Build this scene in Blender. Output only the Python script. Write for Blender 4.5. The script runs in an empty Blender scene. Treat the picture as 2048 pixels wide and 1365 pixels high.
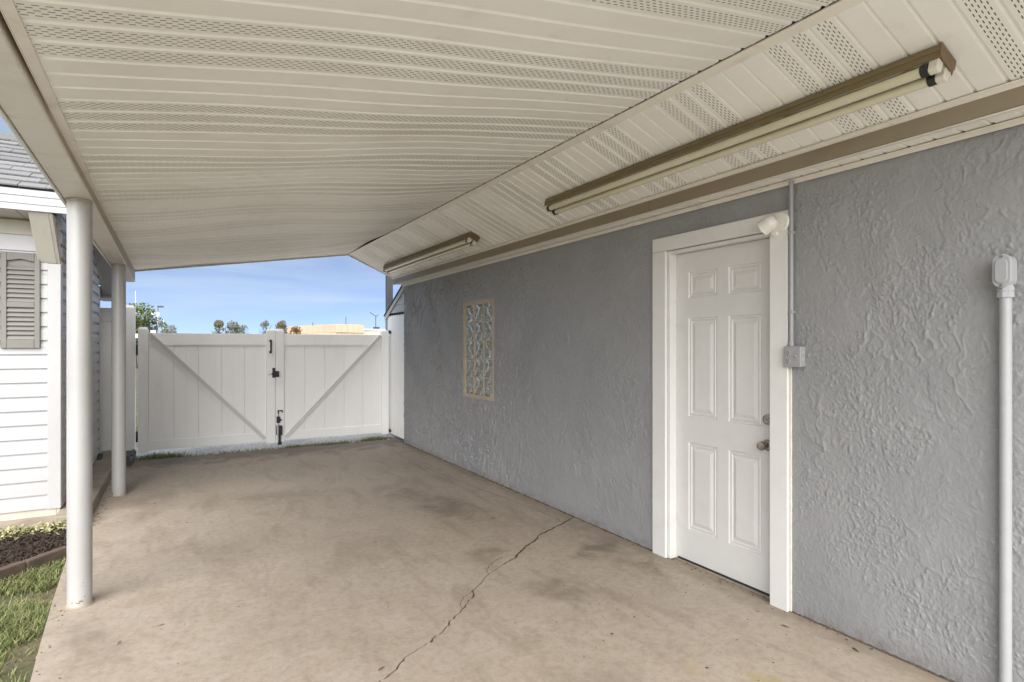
import bpy, bmesh, math, random
import numpy as np
from mathutils import Vector, Matrix
R = math.radians
random.seed(7); rng = np.random.default_rng(11)
S = bpy.context.scene
COL = S.collection

# ------------------------------------------------------------------ camera
cam = bpy.data.cameras.new('camera'); camo = bpy.data.objects.new('camera', cam); COL.objects.link(camo)
camo.location = (0, 0, 1.45); camo.rotation_euler = (R(90), 0, -R(30.0018))
cam.sensor_width = 36; cam.lens = 36*1150/2048; cam.shift_y = 8.5/2048
cam.clip_start = .05; cam.clip_end = 2000
S.camera = camo

# ------------------------------------------------------------------ sky, sun, exposure
SUN_EL, SUN_AZ = 38, 208            # azimuth clockwise from +Y: behind the camera, a broad veiled sun
w = bpy.data.worlds.new('World'); S.world = w; w.use_nodes = True
nt = w.node_tree; nt.nodes.clear()
def wn(t, **k):
    n = nt.nodes.new(t)
    for a, b in k.items(): setattr(n, a, b)
    return n
sky = wn('ShaderNodeTexSky', sky_type='NISHITA', sun_disc=False, sun_elevation=R(SUN_EL), sun_rotation=R(SUN_AZ), air_density=.11, dust_density=0.08, ozone_density=2.0, altitude=300)
geo = wn('ShaderNodeTexCoord')
sep = wn('ShaderNodeSeparateXYZ'); nt.links.new(geo.outputs['Generated'], sep.inputs[0])
zc_ = wn('ShaderNodeMath', operation='ADD'); zc_.inputs[1].default_value = .12; 
zm_ = wn('ShaderNodeMath', operation='MAXIMUM'); zm_.inputs[1].default_value = 0; nt.links.new(sep.outputs[2], zm_.inputs[0]); nt.links.new(zm_.outputs[0], zc_.inputs[0])
dx = wn('ShaderNodeMath', operation='DIVIDE'); nt.links.new(sep.outputs[0], dx.inputs[0]); nt.links.new(zc_.outputs[0], dx.inputs[1])
dy = wn('ShaderNodeMath', operation='DIVIDE'); nt.links.new(sep.outputs[1], dy.inputs[0]); nt.links.new(zc_.outputs[0], dy.inputs[1])
cmb = wn('ShaderNodeCombineXYZ'); nt.links.new(dx.outputs[0], cmb.inputs[0]); nt.links.new(dy.outputs[0], cmb.inputs[1])
cn = wn('ShaderNodeTexNoise'); cn.inputs['Scale'].default_value = .55; cn.inputs['Detail'].default_value = 6; cn.inputs['Roughness'].default_value = .55; cn.inputs['Distortion'].default_value = .6
nt.links.new(cmb.outputs[0], cn.inputs['Vector'])
cr = wn('ShaderNodeMapRange'); cr.inputs[1].default_value = .36; cr.inputs[2].default_value = .66; cr.inputs[3].default_value = .36; cr.inputs[4].default_value = .88
nt.links.new(cn.outputs[0], cr.inputs[0])
cmx = wn('ShaderNodeMix', data_type='RGBA'); nt.links.new(cr.outputs[0], cmx.inputs[0]); nt.links.new(sky.outputs[0], cmx.inputs[6]); cmx.inputs[7].default_value = (2.1, 2.6, 3.2, 1)
bg = wn('ShaderNodeBackground'); bg.inputs[1].default_value = .05
nt.links.new(cmx.outputs[2], bg.inputs[0])
wo = wn('ShaderNodeOutputWorld'); nt.links.new(bg.outputs[0], wo.inputs[0])

sun = bpy.data.lights.new('sun', 'SUN'); suno = bpy.data.objects.new('sun', sun); COL.objects.link(suno)
sun.energy = 1.5; sun.angle = R(80); sun.color = (1, .96, .9)
sd = Vector((math.sin(R(SUN_AZ))*math.cos(R(SUN_EL)), math.cos(R(SUN_AZ))*math.cos(R(SUN_EL)), math.sin(R(SUN_EL))))
suno.rotation_euler = sd.to_track_quat('Z', 'Y').to_euler(); suno.location = sd*30
S.view_settings.view_transform = 'Standard'; S.view_settings.look = 'None'; S.view_settings.gamma = 1
S.view_settings.use_curve_mapping = False; S.view_settings.exposure = 2.6
S.render.engine = 'CYCLES'; S.cycles.max_bounces = 10; S.cycles.diffuse_bounces = 7
S.render.resolution_x = 1024; S.render.resolution_y = 682

# ------------------------------------------------------------------ helpers: materials
class NT:
    def __init__(s, name):
        s.m = bpy.data.materials.new(name); s.m.use_nodes = True; s.t = s.m.node_tree
        s.b = s.t.nodes['Principled BSDF']
        s.pos = None
    def n(s, t, **k):
        n = s.t.nodes.new(t)
        for a, b in k.items(): setattr(n, a, b)
        return n
    def put(s, sock, v):
        if hasattr(v, 'is_output') or hasattr(v, 'links') and not isinstance(v, (int, float, tuple)): s.t.links.new(v, sock)
        else: sock.default_value = v
    def P(s):
        if s.pos is None: s.pos = s.n('ShaderNodeNewGeometry').outputs['Position']
        return s.pos
    def map(s, v, scale=(1, 1, 1), rot=(0, 0, 0), loc=(0, 0, 0)):
        m = s.n('ShaderNodeMapping'); s.t.links.new(v, m.inputs[0]); m.inputs['Scale'].default_value = scale; m.inputs['Rotation'].default_value = rot; m.inputs['Location'].default_value = loc
        return m.outputs[0]
    def noise(s, scale=5, detail=4, rough=.5, dist=0, v=None, kind=None):
        n = s.n('ShaderNodeTexNoise'); s.t.links.new(v if v is not None else s.P(), n.inputs['Vector'])
        n.inputs['Scale'].default_value = scale; n.inputs['Detail'].default_value = detail; n.inputs['Roughness'].default_value = rough; n.inputs['Distortion'].default_value = dist
        return n.outputs[0]
    def mr(s, v, a, b, c=0., d=1., smooth=False):
        n = s.n('ShaderNodeMapRange'); 
        if smooth: n.interpolation_type = 'SMOOTHSTEP'
        s.t.links.new(v, n.inputs[0])
        for i, x in enumerate((a, b, c, d)): n.inputs[i+1].default_value = x
        return n.outputs[0]
    def ma(s, op, a, b=None, c=None):
        n = s.n('ShaderNodeMath', operation=op)
        for i, x in enumerate((a, b, c)):
            if x is not None: s.put(n.inputs[i], x)
        return n.outputs[0]
    def mix(s, f, a, b):
        n = s.n('ShaderNodeMix', data_type='RGBA'); s.put(n.inputs[0], f)
        for i, x in ((6, a), (7, b)):
            if isinstance(x, tuple): x = tuple(x)+(1,) if len(x) == 3 else x
            s.put(n.inputs[i], x)
        return n.outputs[2]
    def bump(s, h, strength=.5, dist=.01, prev=None):
        n = s.n('ShaderNodeBump'); s.put(n.inputs['Height'], h); n.inputs['Strength'].default_value = strength; n.inputs['Distance'].default_value = dist
        if prev is not None: s.t.links.new(prev, n.inputs['Normal'])
        return n.outputs[0]
    def out(s, color=None, rough=None, normal=None, **k):
        for sock, v in (('Base Color', color), ('Roughness', rough), ('Normal', normal)):
            if v is None: continue
            if isinstance(v, tuple) and len(v) == 3: v = v+(1,)
            s.put(s.b.inputs[sock], v)
        for a, b in k.items(): s.put(s.b.inputs[a.replace('_', ' ')], b)
        return s.m
    def blob(s, x, y, rx, ry, rot=0, soft=.5):
        """0..1 mask of an elliptical patch on the ground"""
        if not hasattr(s, 'wp'):
            nn = s.n('ShaderNodeTexNoise'); s.t.links.new(s.P(), nn.inputs['Vector']); nn.inputs['Scale'].default_value = 2.6; nn.inputs['Detail'].default_value = 6; nn.inputs['Roughness'].default_value = .6
            a1 = s.n('ShaderNodeVectorMath', operation='SUBTRACT'); s.t.links.new(nn.outputs['Color'], a1.inputs[0]); a1.inputs[1].default_value = (.5, .5, .5)
            a2 = s.n('ShaderNodeVectorMath', operation='MULTIPLY_ADD'); s.t.links.new(a1.outputs[0], a2.inputs[0]); a2.inputs[1].default_value = (.9, .9, 0); s.t.links.new(s.P(), a2.inputs[2]); s.wp = a2.outputs[0]
        v = s.wp
        sub = s.n('ShaderNodeVectorMath', operation='SUBTRACT'); s.t.links.new(v, sub.inputs[0]); sub.inputs[1].default_value = (x, y, 0)
        m = s.map(sub.outputs[0], scale=(1, 1, 0), rot=(0, 0, rot)); m = s.map(m, scale=(1/rx, 1/ry, 0))
        l = s.n('ShaderNodeVectorMath', operation='LENGTH'); s.t.links.new(m, l.inputs[0])
        return s.mr(l.outputs['Value'], 1, 1-soft, 0, 1, True)

def simple(name, col, rough=.5, var=.08, scale=3, dirt=None, dirt_amt=.3, bump=0, bscale=80, spec=.5, metallic=0, rnd=0, stretch=(1, 1, 1)):
    t = NT(name)
    p = t.map(t.P(), scale=stretch)
    n1 = t.noise(scale, 5, .6, .3, v=p)
    c = t.mix(t.mr(n1, .3, .7), tuple(x*(1-var) for x in col), tuple(min(1, x*(1+var)) for x in col))
    if dirt is not None:
        n2 = t.noise(scale*2.3, 8, .65, .8, v=p)
        c = t.mix(t.ma('MULTIPLY', t.mr(n2, .52, .75), dirt_amt), c, dirt)
    if rnd:
        oi = t.n('ShaderNodeObjectInfo')
        hsv = t.n('ShaderNodeHueSaturation'); t.t.links.new(c, hsv.inputs['Color']); t.t.links.new(t.mr(oi.outputs['Random'], 0, 1, 1-rnd, 1+rnd), hsv.inputs['Value']); c = hsv.outputs[0]
    nm = None
    if bump: nm = t.bump(t.noise(bscale, 4, .6), bump, .004)
    return t.out(c, t.mr(n1, .3, .7, rough*.9, min(1, rough*1.1)), nm, Metallic=metallic, Specular_IOR_Level=spec)

M = {}
VIN = (.82, .805, .755)
def soffit_mat(name, vented):
    t = NT(name)
    n1 = t.noise(1.3, 5, .6, .4); n2 = t.noise(9, 6, .65, .5)
    c = t.mix(t.mr(n1, .3, .7), (VIN[0]*.94, VIN[1]*.93, VIN[2]*.91), (VIN[0]*1.05, VIN[1]*1.05, VIN[2]*1.05))
    c = t.mix(t.ma('MULTIPLY', t.mr(n2, .58, .78), .16), c, (.36, .29, .20))
    uv = t.n('ShaderNodeUVMap').outputs[0]
    sp = t.n('ShaderNodeSeparateXYZ'); t.t.links.new(uv, sp.inputs[0])
    # patchy browner tint towards the groove at each strip edge
    gv = t.ma('ABSOLUTE', t.ma('SUBTRACT', sp.outputs[1], .5))
    c = t.mix(t.ma('MULTIPLY', t.mr(gv, .455, .5), t.mr(n1, .3, .7, .10, .30)), c, (.30, .25, .18))
    nm = t.bump(t.noise(140, 2, .5), .05, .002)
    if vented:
        rv = t.ma('DIVIDE', t.ma('SUBTRACT', sp.outputs[1], .20), .12)          # five rows of slots
        row = t.ma('FLOOR', rv); fv = t.ma('SUBTRACT', rv, row)
        par = t.ma('MULTIPLY', t.ma('MODULO', t.ma('ADD', row, 10), 2), .5)
        uu = t.ma('FRACT', t.ma('ADD', t.ma('DIVIDE', sp.outputs[0], .030), par))
        mu = t.ma('LESS_THAN', t.ma('ABSOLUTE', t.ma('SUBTRACT', uu, .5)), .27)
        mv = t.ma('LESS_THAN', t.ma('ABSOLUTE', t.ma('SUBTRACT', fv, .5)), .145)
        inb = t.ma('MULTIPLY', t.ma('GREATER_THAN', rv, 0), t.ma('LESS_THAN', rv, 5))
        m = t.ma('MULTIPLY', t.ma('MULTIPLY', mu, mv), inb)
        c = t.mix(m, c, (.060, .048, .036))
    return t.out(c, .42, nm)
M['soffit'] = soffit_mat('soffit vinyl', False); M['soffit_vent'] = soffit_mat('soffit vinyl vented', True)
M['trim_cream'] = simple('cream aluminium trim', (.74, .70, .62), .4, .06, 2, (.34, .26, .17), .35)
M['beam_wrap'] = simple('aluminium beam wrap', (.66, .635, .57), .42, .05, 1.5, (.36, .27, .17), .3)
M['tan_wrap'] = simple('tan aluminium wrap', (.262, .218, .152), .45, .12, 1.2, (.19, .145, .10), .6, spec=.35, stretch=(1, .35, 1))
M['beam_side'] = simple('darker tan wrap', (.40, .33, .245), .5, .12, 2, (.2, .15, .1), .5)  # darker tan than the beam wrap, for its inner side
M['dark_gap'] = simple('gap shade', (.05, .042, .032), .9)  # near-black colour for the shade in the plank gaps
M['roof_top'] = simple('roof felt', (.10, .10, .10), .9, .2, 4)
def column_mat():
    t = NT('white column paint')
    n1 = t.noise(2.2, 5, .6, .3); sp = t.n('ShaderNodeSeparateXYZ'); t.t.links.new(t.P(), sp.inputs[0])
    c = t.mix(t.mr(n1, .3, .7), (.38, .377, .372), (.43, .428, .425))
    n2 = t.noise(38, 3, .6, .4)
    low = t.mr(sp.outputs[2], .02, .35, .16, 0.); chip = t.mr(t.ma('ADD', n2, low), .80, .815)
    c = t.mix(chip, c, (.09, .06, .04))
    top = t.mr(sp.outputs[2], 2.17, 2.25, 0, 1, True); n3 = t.noise(18, 5, .7, .5)
    c = t.mix(t.ma('MULTIPLY', top, t.mr(n3, .42, .62, 0, .7)), c, (.36, .26, .14))
    ft = t.mr(sp.outputs[2], .07, .0, 0, 1, True)
    c = t.mix(t.ma('MULTIPLY', ft, t.mr(n3, .40, .6, 0, .65)), c, (.38, .31, .22))
    st = t.noise(1, 5, .6, .2, v=t.map(t.P(), scale=(22, 22, 1.2)))
    c = t.mix(t.mr(st, .58, .80, 0, .28), c, (.42, .37, .30))
    return t.out(c, .38, t.bump(t.noise(60, 3), .06, .003))
M['column'] = column_mat()
def stucco_mat():
    t = NT('grey painted stucco')
    P = t.P()
    sp = t.n('ShaderNodeSeparateXYZ'); t.t.links.new(P, sp.inputs[0])
    h = t.ma('ADD', t.ma('MULTIPLY', t.noise(110, 4, .7, .3), .7), t.noise(48, 5, .7, .8))
    n = t.bump(h, .7, .0045)
    v = t.noise(1.4, 5, .6, .3); v2 = t.noise(16, 5, .65)
    c = t.mix(t.mr(v, .3, .7), (.246, .249, .256), (.296, .297, .303))
    c = t.mix(t.mr(v2, .3, .7, 0, .25), c, (.315, .317, .322))
    c = t.mix(t.ma('MULTIPLY', t.mr(sp.outputs[2], .10, 0, 0, 1, True), t.mr(v2, .40, .65, 0, .7)), c, (.15, .125, .095))
    return t.out(c, t.mr(v2, .3, .7, .42, .58), n, Specular_IOR_Level=.5)
M['stucco'] = stucco_mat()
def concrete_mat():
    t = NT('stained concrete'); P = t.P()
    n1 = t.noise(.9, 6, .6, .5); n2 = t.noise(5, 8, .68, .6); n3 = t.noise(70, 4, .7); n4 = t.noise(260, 2, .6)
    c = t.mix(t.mr(n1, .28, .72), (.335, .274, .213), (.420, .353, .283))
    c = t.mix(t.mr(n2, .38, .62, 0, .75), c, (.425, .362, .305))
    st = t.noise(1, 5, .6, .6, v=t.map(P, scale=(5, 1.6, 1), rot=(0, 0, R(35))))
    c = t.mix(t.mr(st, .50, .68, 0, .55), c, (.255, .205, .158))
    c = t.mix(t.mr(n3, .30, .46, .34, 0), c, (.17, .135, .10))
    c = t.mix(t.mr(n3, .62, .74, 0, .5), c, (.54, .475, .41))
    c = t.mix(t.mr(n4, .30, .42, .35, 0), c, (.22, .175, .13))
    n5 = t.noise(24, 5, .7, .4); n6 = t.noise(11, 8, .75, .8)
    c = t.mix(t.mr(n5, .36, .50, .30, 0), c, (.20, .158, .122)); c = t.mix(t.mr(n5, .54, .66, 0, .35), c, (.47, .405, .345))
    c = t.mix(t.mr(n6, .58, .70, 0, .24), c, (.27, .22, .172))
    edge = t.noise(3.5, 8, .72, .8)
    def stain(c, x, y, rx, ry, rot, amt, col):
        m = t.ma('MULTIPLY', t.blob(x, y, rx, ry, rot, .85), t.mr(edge, .38, .56, .05, 1.))
        return t.mix(t.ma('MULTIPLY', m, amt), c, col)
    dk = (.175, .141, .107)
    for a in ((2.06, 4.75, .42, .95, 0, .72), (1.95, 5.6, .40, .6, .3, .5), (2.56, 3.26, .26, .42, .5, .8), (1.83, 3.52, .2, .26, .3, .65), (2.62, 2.82, .16, .36, .2, .65),
              (1.95, 2.80, .26, .32, .6, .62), (1.55, 1.95, .3, .3, 0, .35), (.7, 5.9, .9, .5, .2, .45), (-.25, 6.3, .3, .9, 0, .35), (1.2, 4.0, .7, .5, .4, .3), (.2, 4.6, .5, .35, .2, .35), (2.3, 6.9, .35, .9, 0, .3), (.55, 3.1, .4, .3, .5, .25), (-.42, 3.55, .22, .3, 0, .4)):
        c = stain(c, *a, dk)
    c = stain(c, 1.10, 1.95, .10, .16, .3, .5, (.36, .27, .14)); c = stain(c, 2.2, 1.62, .10, .14, .3, .7, (.36, .29, .15)); c = stain(c, 1.95, 1.75, .09, .1, .3, .5, (.36, .29, .15))
    sp = t.n('ShaderNodeSeparateXYZ'); t.t.links.new(P, sp.inputs[0])
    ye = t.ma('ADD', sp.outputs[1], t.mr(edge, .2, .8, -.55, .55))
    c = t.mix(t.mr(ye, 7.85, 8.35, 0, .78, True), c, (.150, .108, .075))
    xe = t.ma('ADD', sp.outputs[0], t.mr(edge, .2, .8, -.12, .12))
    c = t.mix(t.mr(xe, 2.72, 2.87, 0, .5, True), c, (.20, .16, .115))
    pit = t.mr(t.noise(9, 2, .5), .74, .76)
    c = t.mix(t.ma('MULTIPLY', pit, .7), c, (.12, .095, .07))
    h = t.ma('ADD', t.ma('MULTIPLY', n2, .8), t.ma('ADD', t.ma('MULTIPLY', n3, .25), t.ma('MULTIPLY', pit, -.4)))
    return t.out(c, t.mr(n2, .3, .7, .46, .70), t.bump(h, .35, .006), Specular_IOR_Level=.5)
M['concrete'] = concrete_mat()
M['driveway'] = simple('pale bounce concrete', (.56, .53, .475), .8, .08, 1.5, (.35, .31, .25), .3)  # kept pale so the unseen concrete reflects more light under the roof
M['curb'] = simple('weathered concrete curb', (.31, .26, .205), .8, .2, 3, (.16, .13, .09), .6, .3, 60)
M['door_white'] = simple('white door paint', (.64, .635, .615), .36, .03, 2, (.45, .41, .35), .18)
M['casing_white'] = simple('white casing paint', (.68, .675, .655), .38, .03, 2, (.48, .43, .36), .2, .05, 40)
M['vinyl_white'] = simple('white vinyl', (.89, .887, .88), .35, .025, 1.5, (.55, .53, .49), .18, stretch=(1, 1, .3), rnd=.012)
M['brace_alu'] = simple('white painted aluminium', (.66, .65, .64), .35, .05, 3, (.45, .43, .4), .3)
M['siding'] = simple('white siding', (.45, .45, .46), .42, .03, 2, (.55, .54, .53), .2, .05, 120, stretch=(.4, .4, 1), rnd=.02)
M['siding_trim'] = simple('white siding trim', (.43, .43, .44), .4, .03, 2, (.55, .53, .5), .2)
M['beige_board'] = simple('weathered beige board', (.50, .47, .40), .6, .12, 3, (.30, .26, .2), .4)
M['soffit_grey'] = simple('shed soffit board', (.55, .54, .48), .5, .05, 2, (.3, .27, .22), .3)
M['shutter'] = simple('grey shutter plastic', (.175, .168, .155), .55, .06, 5, (.24, .23, .21), .3, .1, 90, rnd=.05)
def shingle_mat():
    t = NT('asphalt shingle')
    n = t.noise(90, 3, .7); n2 = t.noise(5, 4, .6); oi = t.n('ShaderNodeObjectInfo')
    c = t.mix(t.mr(n, .3, .7), (.115, .115, .118), (.27, .27, .277))
    c = t.mix(t.mr(n2, .35, .7, 0, .4), c, (.18, .177, .173))
    hsv = t.n('ShaderNodeHueSaturation'); t.t.links.new(c, hsv.inputs['Color']); t.t.links.new(t.mr(oi.outputs['Random'], 0, 1, .80, 1.2), hsv.inputs['Value'])
    return t.out(hsv.outputs[0], .9, t.bump(n, .5, .004))
M['shingle'] = shingle_mat()
M['black'] = simple('black hardware', (.018, .018, .019), .42, .2, 20)
M['black_plastic'] = simple('black corrugated plastic', (.03, .03, .032), .5, .2, 20, (.10, .09, .08), .4)
M['steel'] = simple('zinc rod', (.45, .45, .45), .35, .1, 20, metallic=.9)
M['nickel'] = simple('tarnished knob', (.42, .38, .33), .28, .15, 30, (.16, .11, .07), .5, metallic=1)
M['bronze'] = simple('bronze brown fixture enamel', (.185, .140, .068), .42, .14, 3, (.07, .05, .025), .6, .1, 60, stretch=(1, .3, 1))
M['bronze_end'] = simple('brown fixture end plate', (.175, .112, .058), .5, .1, 8, (.10, .06, .03), .4)
M['tube'] = simple('old fluorescent tube', (.60, .565, .42), .18, .05, 3, (.42, .36, .24), .35, stretch=(1, .4, 1))
M['reflector'] = simple('stained reflector', (.50, .44, .33), .5, .1, 6, (.10, .07, .04), .9, stretch=(1, .5, 1))
M['socket'] = simple('ivory lamp socket', (.66, .63, .54), .4, .05, 20)
M['rubber'] = simple('black rubber ring', (.02, .02, .022), .4, .1, 20)
M['grey_paint'] = simple('grey painted metal', (.30, .30, .305), .4, .05, 8, (.36, .36, .36), .3, .08, 120)
M['pvc_grey'] = simple('light grey conduit', (.34, .345, .36), .4, .04, 4, (.30, .29, .28), .3)
M['slot'] = simple('dark slot', (.03, .03, .03), .8)
M['ivory_paint'] = simple('ivory painted lampholder', (.70, .67, .61), .36, .05, 20, (.45, .4, .33), .3)
M['frame_tan'] = simple('tan mortar frame', (.43, .365, .275), .7, .12, 8, (.28, .23, .17), .4, .3, 70)
def glass_block_mat():
    t = NT('wavy glass block'); 
    n = t.noise(30, 3, .6)
    c = t.mix(t.mr(n, .3, .7), (.22, .245, .22), (.46, .48, .46))
    m = t.out(c, .10, None, Specular_IOR_Level=1.0, Transmission_Weight=.1, IOR=1.6, Coat_Weight=1.0, Metallic=.35)
    return m
M['glass_block'] = glass_block_mat()
M['pane'] = simple('window pane', (.05, .06, .07), .05, .1, 2, spec=.8)
M['mulch'] = simple('brown mulch', (.040, .026, .019), .9, .35, 30, (.11, .075, .05), .5, .4, 60)
M['edging'] = simple('brown edging block', (.115, .082, .062), .85, .22, 12, (.05, .036, .028), .6, .5, 60, rnd=.1)
M['dirt'] = simple('crack dirt', (.055, .040, .028), .95, .3, 40)
M['debris'] = simple('dry dirt crumbs', (.105, .078, .055), .95, .4, 60)
M['leafbrown'] = simple('dead leaf', (.13, .075, .045), .8, .3, 50, rnd=.3)
def ground_mat():
    t = NT('lawn soil')
    n = t.noise(2.2, 6, .65, .5); n2 = t.noise(28, 5, .7)
    c = t.mix(t.mr(n, .42, .62), (.075, .095, .035), (.20, .16, .105))
    c = t.mix(t.mr(n2, .3, .7, 0, .6), c, (.085, .072, .040))
    return t.out(c, .95, t.bump(n2, .6, .02))
M['ground'] = ground_mat()
def gravel_mat():
    t = NT('grey gravel')
    v = t.n('ShaderNodeTexVoronoi'); t.t.links.new(t.P(), v.inputs['Vector']); v.inputs['Scale'].default_value = 55
    n2 = t.noise(1.5, 4)
    h = t.n('ShaderNodeSeparateXYZ'); t.t.links.new(v.outputs['Color'], h.inputs[0])
    c = t.mix(h.outputs[0], (.52, .47, .41), (.86, .80, .73)); c = t.mix(t.mr(n2, .5, .7, 0, .3), c, (.22, .21, .17))
    return t.out(c, .9, t.bump(v.outputs['Distance'], .8, .012))
M['gravel'] = gravel_mat()
M['stone'] = simple('gravel stone', (.40, .40, .40), .85, .3, 60, rnd=.3)
def leaf_mat(name, a, b, rough=.7):
    t = NT(name)
    n = t.noise(3.1, 3); at = t.n('ShaderNodeAttribute', attribute_name='tint')
    c = t.mix(at.outputs['Fac'], a, b)
    t.out(c, rough, None, Specular_IOR_Level=.25)
    return t.m
M['grass'] = leaf_mat('grass blade', (.070, .118, .026), (.36, .34, .17))
M['leaf_green'] = leaf_mat('tree leaf green', (.060, .092, .020), (.19, .21, .055))  # tree leaf colours here and below are lightened to paint in distance haze
M['leaf_olive'] = leaf_mat('tree leaf olive', (.12, .122, .075), (.25, .235, .14))
M['leaf_grey'] = leaf_mat('tree leaf grey green', (.14, .148, .12), (.26, .25, .20))
M['leaf_rust'] = leaf_mat('tree leaf rust', (.15, .085, .04), (.26, .16, .08))
M['sedum'] = leaf_mat('ground cover leaf', (.20, .21, .075), (.50, .46, .27))
M['bark'] = simple('bark', (.11, .085, .06), .9, .2, 8)
def peach_mat():
    t = NT('peach panel'); n = t.noise(.4, 4)
    c = t.mix(t.mr(n, .3, .7), (.60, .41, .29), (.66, .47, .34))
    return t.out(c, .7)
M['peach'] = peach_mat()
M['cream_wall'] = simple('cream block wall', (.62, .55, .43), .8, .05, .3)
M['pale_metal'] = simple('pale metal', (.55, .55, .54), .4, .05, 1)
M['dark_grey'] = simple('dark grey metal', (.045, .048, .055), .5, .12, 3)
M['blue_board'] = simple('blue board', (.05, .12, .30), .5)
M['white_roof'] = simple('white roof edge', (.72, .72, .70), .5)  # plain white of the distant roof edge and one lamp head

# ------------------------------------------------------------------ helpers: geometry
class MB:
    def __init__(s): s.v = []; s.f = []; s.uv = None; s.tint = None; s.mi = []
    def add(s, vs, fs, m=0):
        o = len(s.v); s.v += [tuple(x) for x in vs]; s.f += [tuple(i+o for i in f) for f in fs]; s.mi += [m]*len(fs); return s
    def box(s, x0, y0, z0, x1, y1, z1, m=0):
        return s.hexa([(x0, y0, z0), (x1, y0, z0), (x1, y1, z0), (x0, y1, z0), (x0, y0, z1), (x1, y0, z1), (x1, y1, z1), (x0, y1, z1)], m)
    def hexa(s, p, m=0):
        return s.add(p, [(3, 2, 1, 0), (4, 5, 6, 7), (0, 1, 5, 4), (1, 2, 6, 5), (2, 3, 7, 6), (3, 0, 4, 7)], m)
    def prism(s, poly, axis, a, b, m=0):
        """extrude a 2-D polygon along an axis; poly in the other two axes (in order)"""
        n = len(poly)
        def P(p, t):
            if axis == 'x': return (t, p[0], p[1])
            if axis == 'y': return (p[0], t, p[1])
            return (p[0], p[1], t)
        vs = [P(p, a) for p in poly]+[P(p, b) for p in poly]
        fs = [tuple(range(n))[::-1], tuple(range(n, 2*n))]+[(i, (i+1) % n, n+(i+1) % n, n+i) for i in range(n)]
        return s.add(vs, fs, m)
    def lathe(s, prof, o, d, n=24, m=0, caps=True):
        """prof: (distance along d, radius)"""
        d = Vector(d).normalized(); u = d.orthogonal().normalized(); w_ = d.cross(u); o = Vector(o)
        vs = []
        for a, r in prof:
            for k in range(n):
                t = 2*math.pi*k/n; vs.append(o+d*a+(u*math.cos(t)+w_*math.sin(t))*r)
        fs = []
        for i in range(len(prof)-1):
            for k in range(n): fs.append((i*n+k, i*n+(k+1) % n, (i+1)*n+(k+1) % n, (i+1)*n+k))
        if caps: fs.append(tuple(range(n))[::-1]); fs.append(tuple((len(prof)-1)*n+k for k in range(n)))
        return s.add(vs, fs, m)
    def tube(s, a, b, r, n=16, r2=None, m=0):
        a = Vector(a); b = Vector(b); return s.lathe([(0, r), ((b-a).length, r2 or r)], a, b-a, n, m)
    def build(s, name, mat, parent=None, smooth=False, bevel=0, seg=1, angle=40):
        me = bpy.data.meshes.new(name)
        off = Vector(parent['_o']) if parent is not None and '_o' in parent else Vector((0, 0, 0))
        me.from_pydata([(a-off.x, b-off.y, c-off.z) for a, b, c in s.v], [], s.f)
        for m in (mat if isinstance(mat, (list, tuple)) else [mat]): me.materials.append(m)
        if isinstance(mat, (list, tuple)): me.polygons.foreach_set('material_index', s.mi)
        if s.uv is not None:
            l = me.uv_layers.new(name='UVMap'); l.data.foreach_set('uv', np.asarray(s.uv, float).ravel())
        if s.tint is not None:
            a = me.attributes.new('tint', 'FLOAT', 'POINT'); a.data.foreach_set('value', np.asarray(s.tint, float))
        bm = bmesh.new(); bm.from_mesh(me); bmesh.ops.recalc_face_normals(bm, faces=bm.faces); bm.to_mesh(me); bm.free()
        if smooth:
            me.polygons.foreach_set('use_smooth', [True]*len(me.polygons))
            try: me.set_sharp_from_angle(angle=R(angle))
            except Exception: pass
        o = bpy.data.objects.new(name, me); COL.objects.link(o)
        if parent is not None: o.parent = parent; o['_o'] = tuple(off)
        else: o['_o'] = (0, 0, 0)
        if bevel:
            b = o.modifiers.new('bevel', 'BEVEL'); b.width = bevel; b.segments = seg; b.limit_method = 'ANGLE'; b.angle_limit = R(35)
        return o
def thing(name, label, cat, loc=(0, 0, 0), group=None):
    o = bpy.data.objects.new(name, None); COL.objects.link(o); o.location = loc; o.empty_display_size = .1
    o['_o'] = tuple(loc); o['label'] = label; o['category'] = cat
    if group: o['group'] = group
    return o
def tag(o, label, cat, group=None):
    o['label'] = label; o['category'] = cat
    if group: o['group'] = group
    return o
def struct(o): o['kind'] = 'structure'; return o
def stuff(o): o['kind'] = 'stuff'; return o
def box(name, mat, parent, *a, bevel=0, seg=1): return MB().box(*a).build(name, mat, parent, bevel=bevel, seg=seg)

# ------------------------------------------------------------------ ground
W = 2.885                    # plane of the garage wall
g = MB(); g.add([(-700, -700, -.045), (700, -700, -.045), (700, 900, -.045), (-700, 900, -.045)], [(0, 1, 2, 3)])
struct(g.build('ground', M['ground']))
g = MB(); g.add([(-.62, 8.45, -.035), (6, 8.45, -.035), (6, 24, -.035), (-.62, 24, -.035)], [(0, 1, 2, 3)])
struct(g.build('gravel_drive', M['gravel']))

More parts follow.
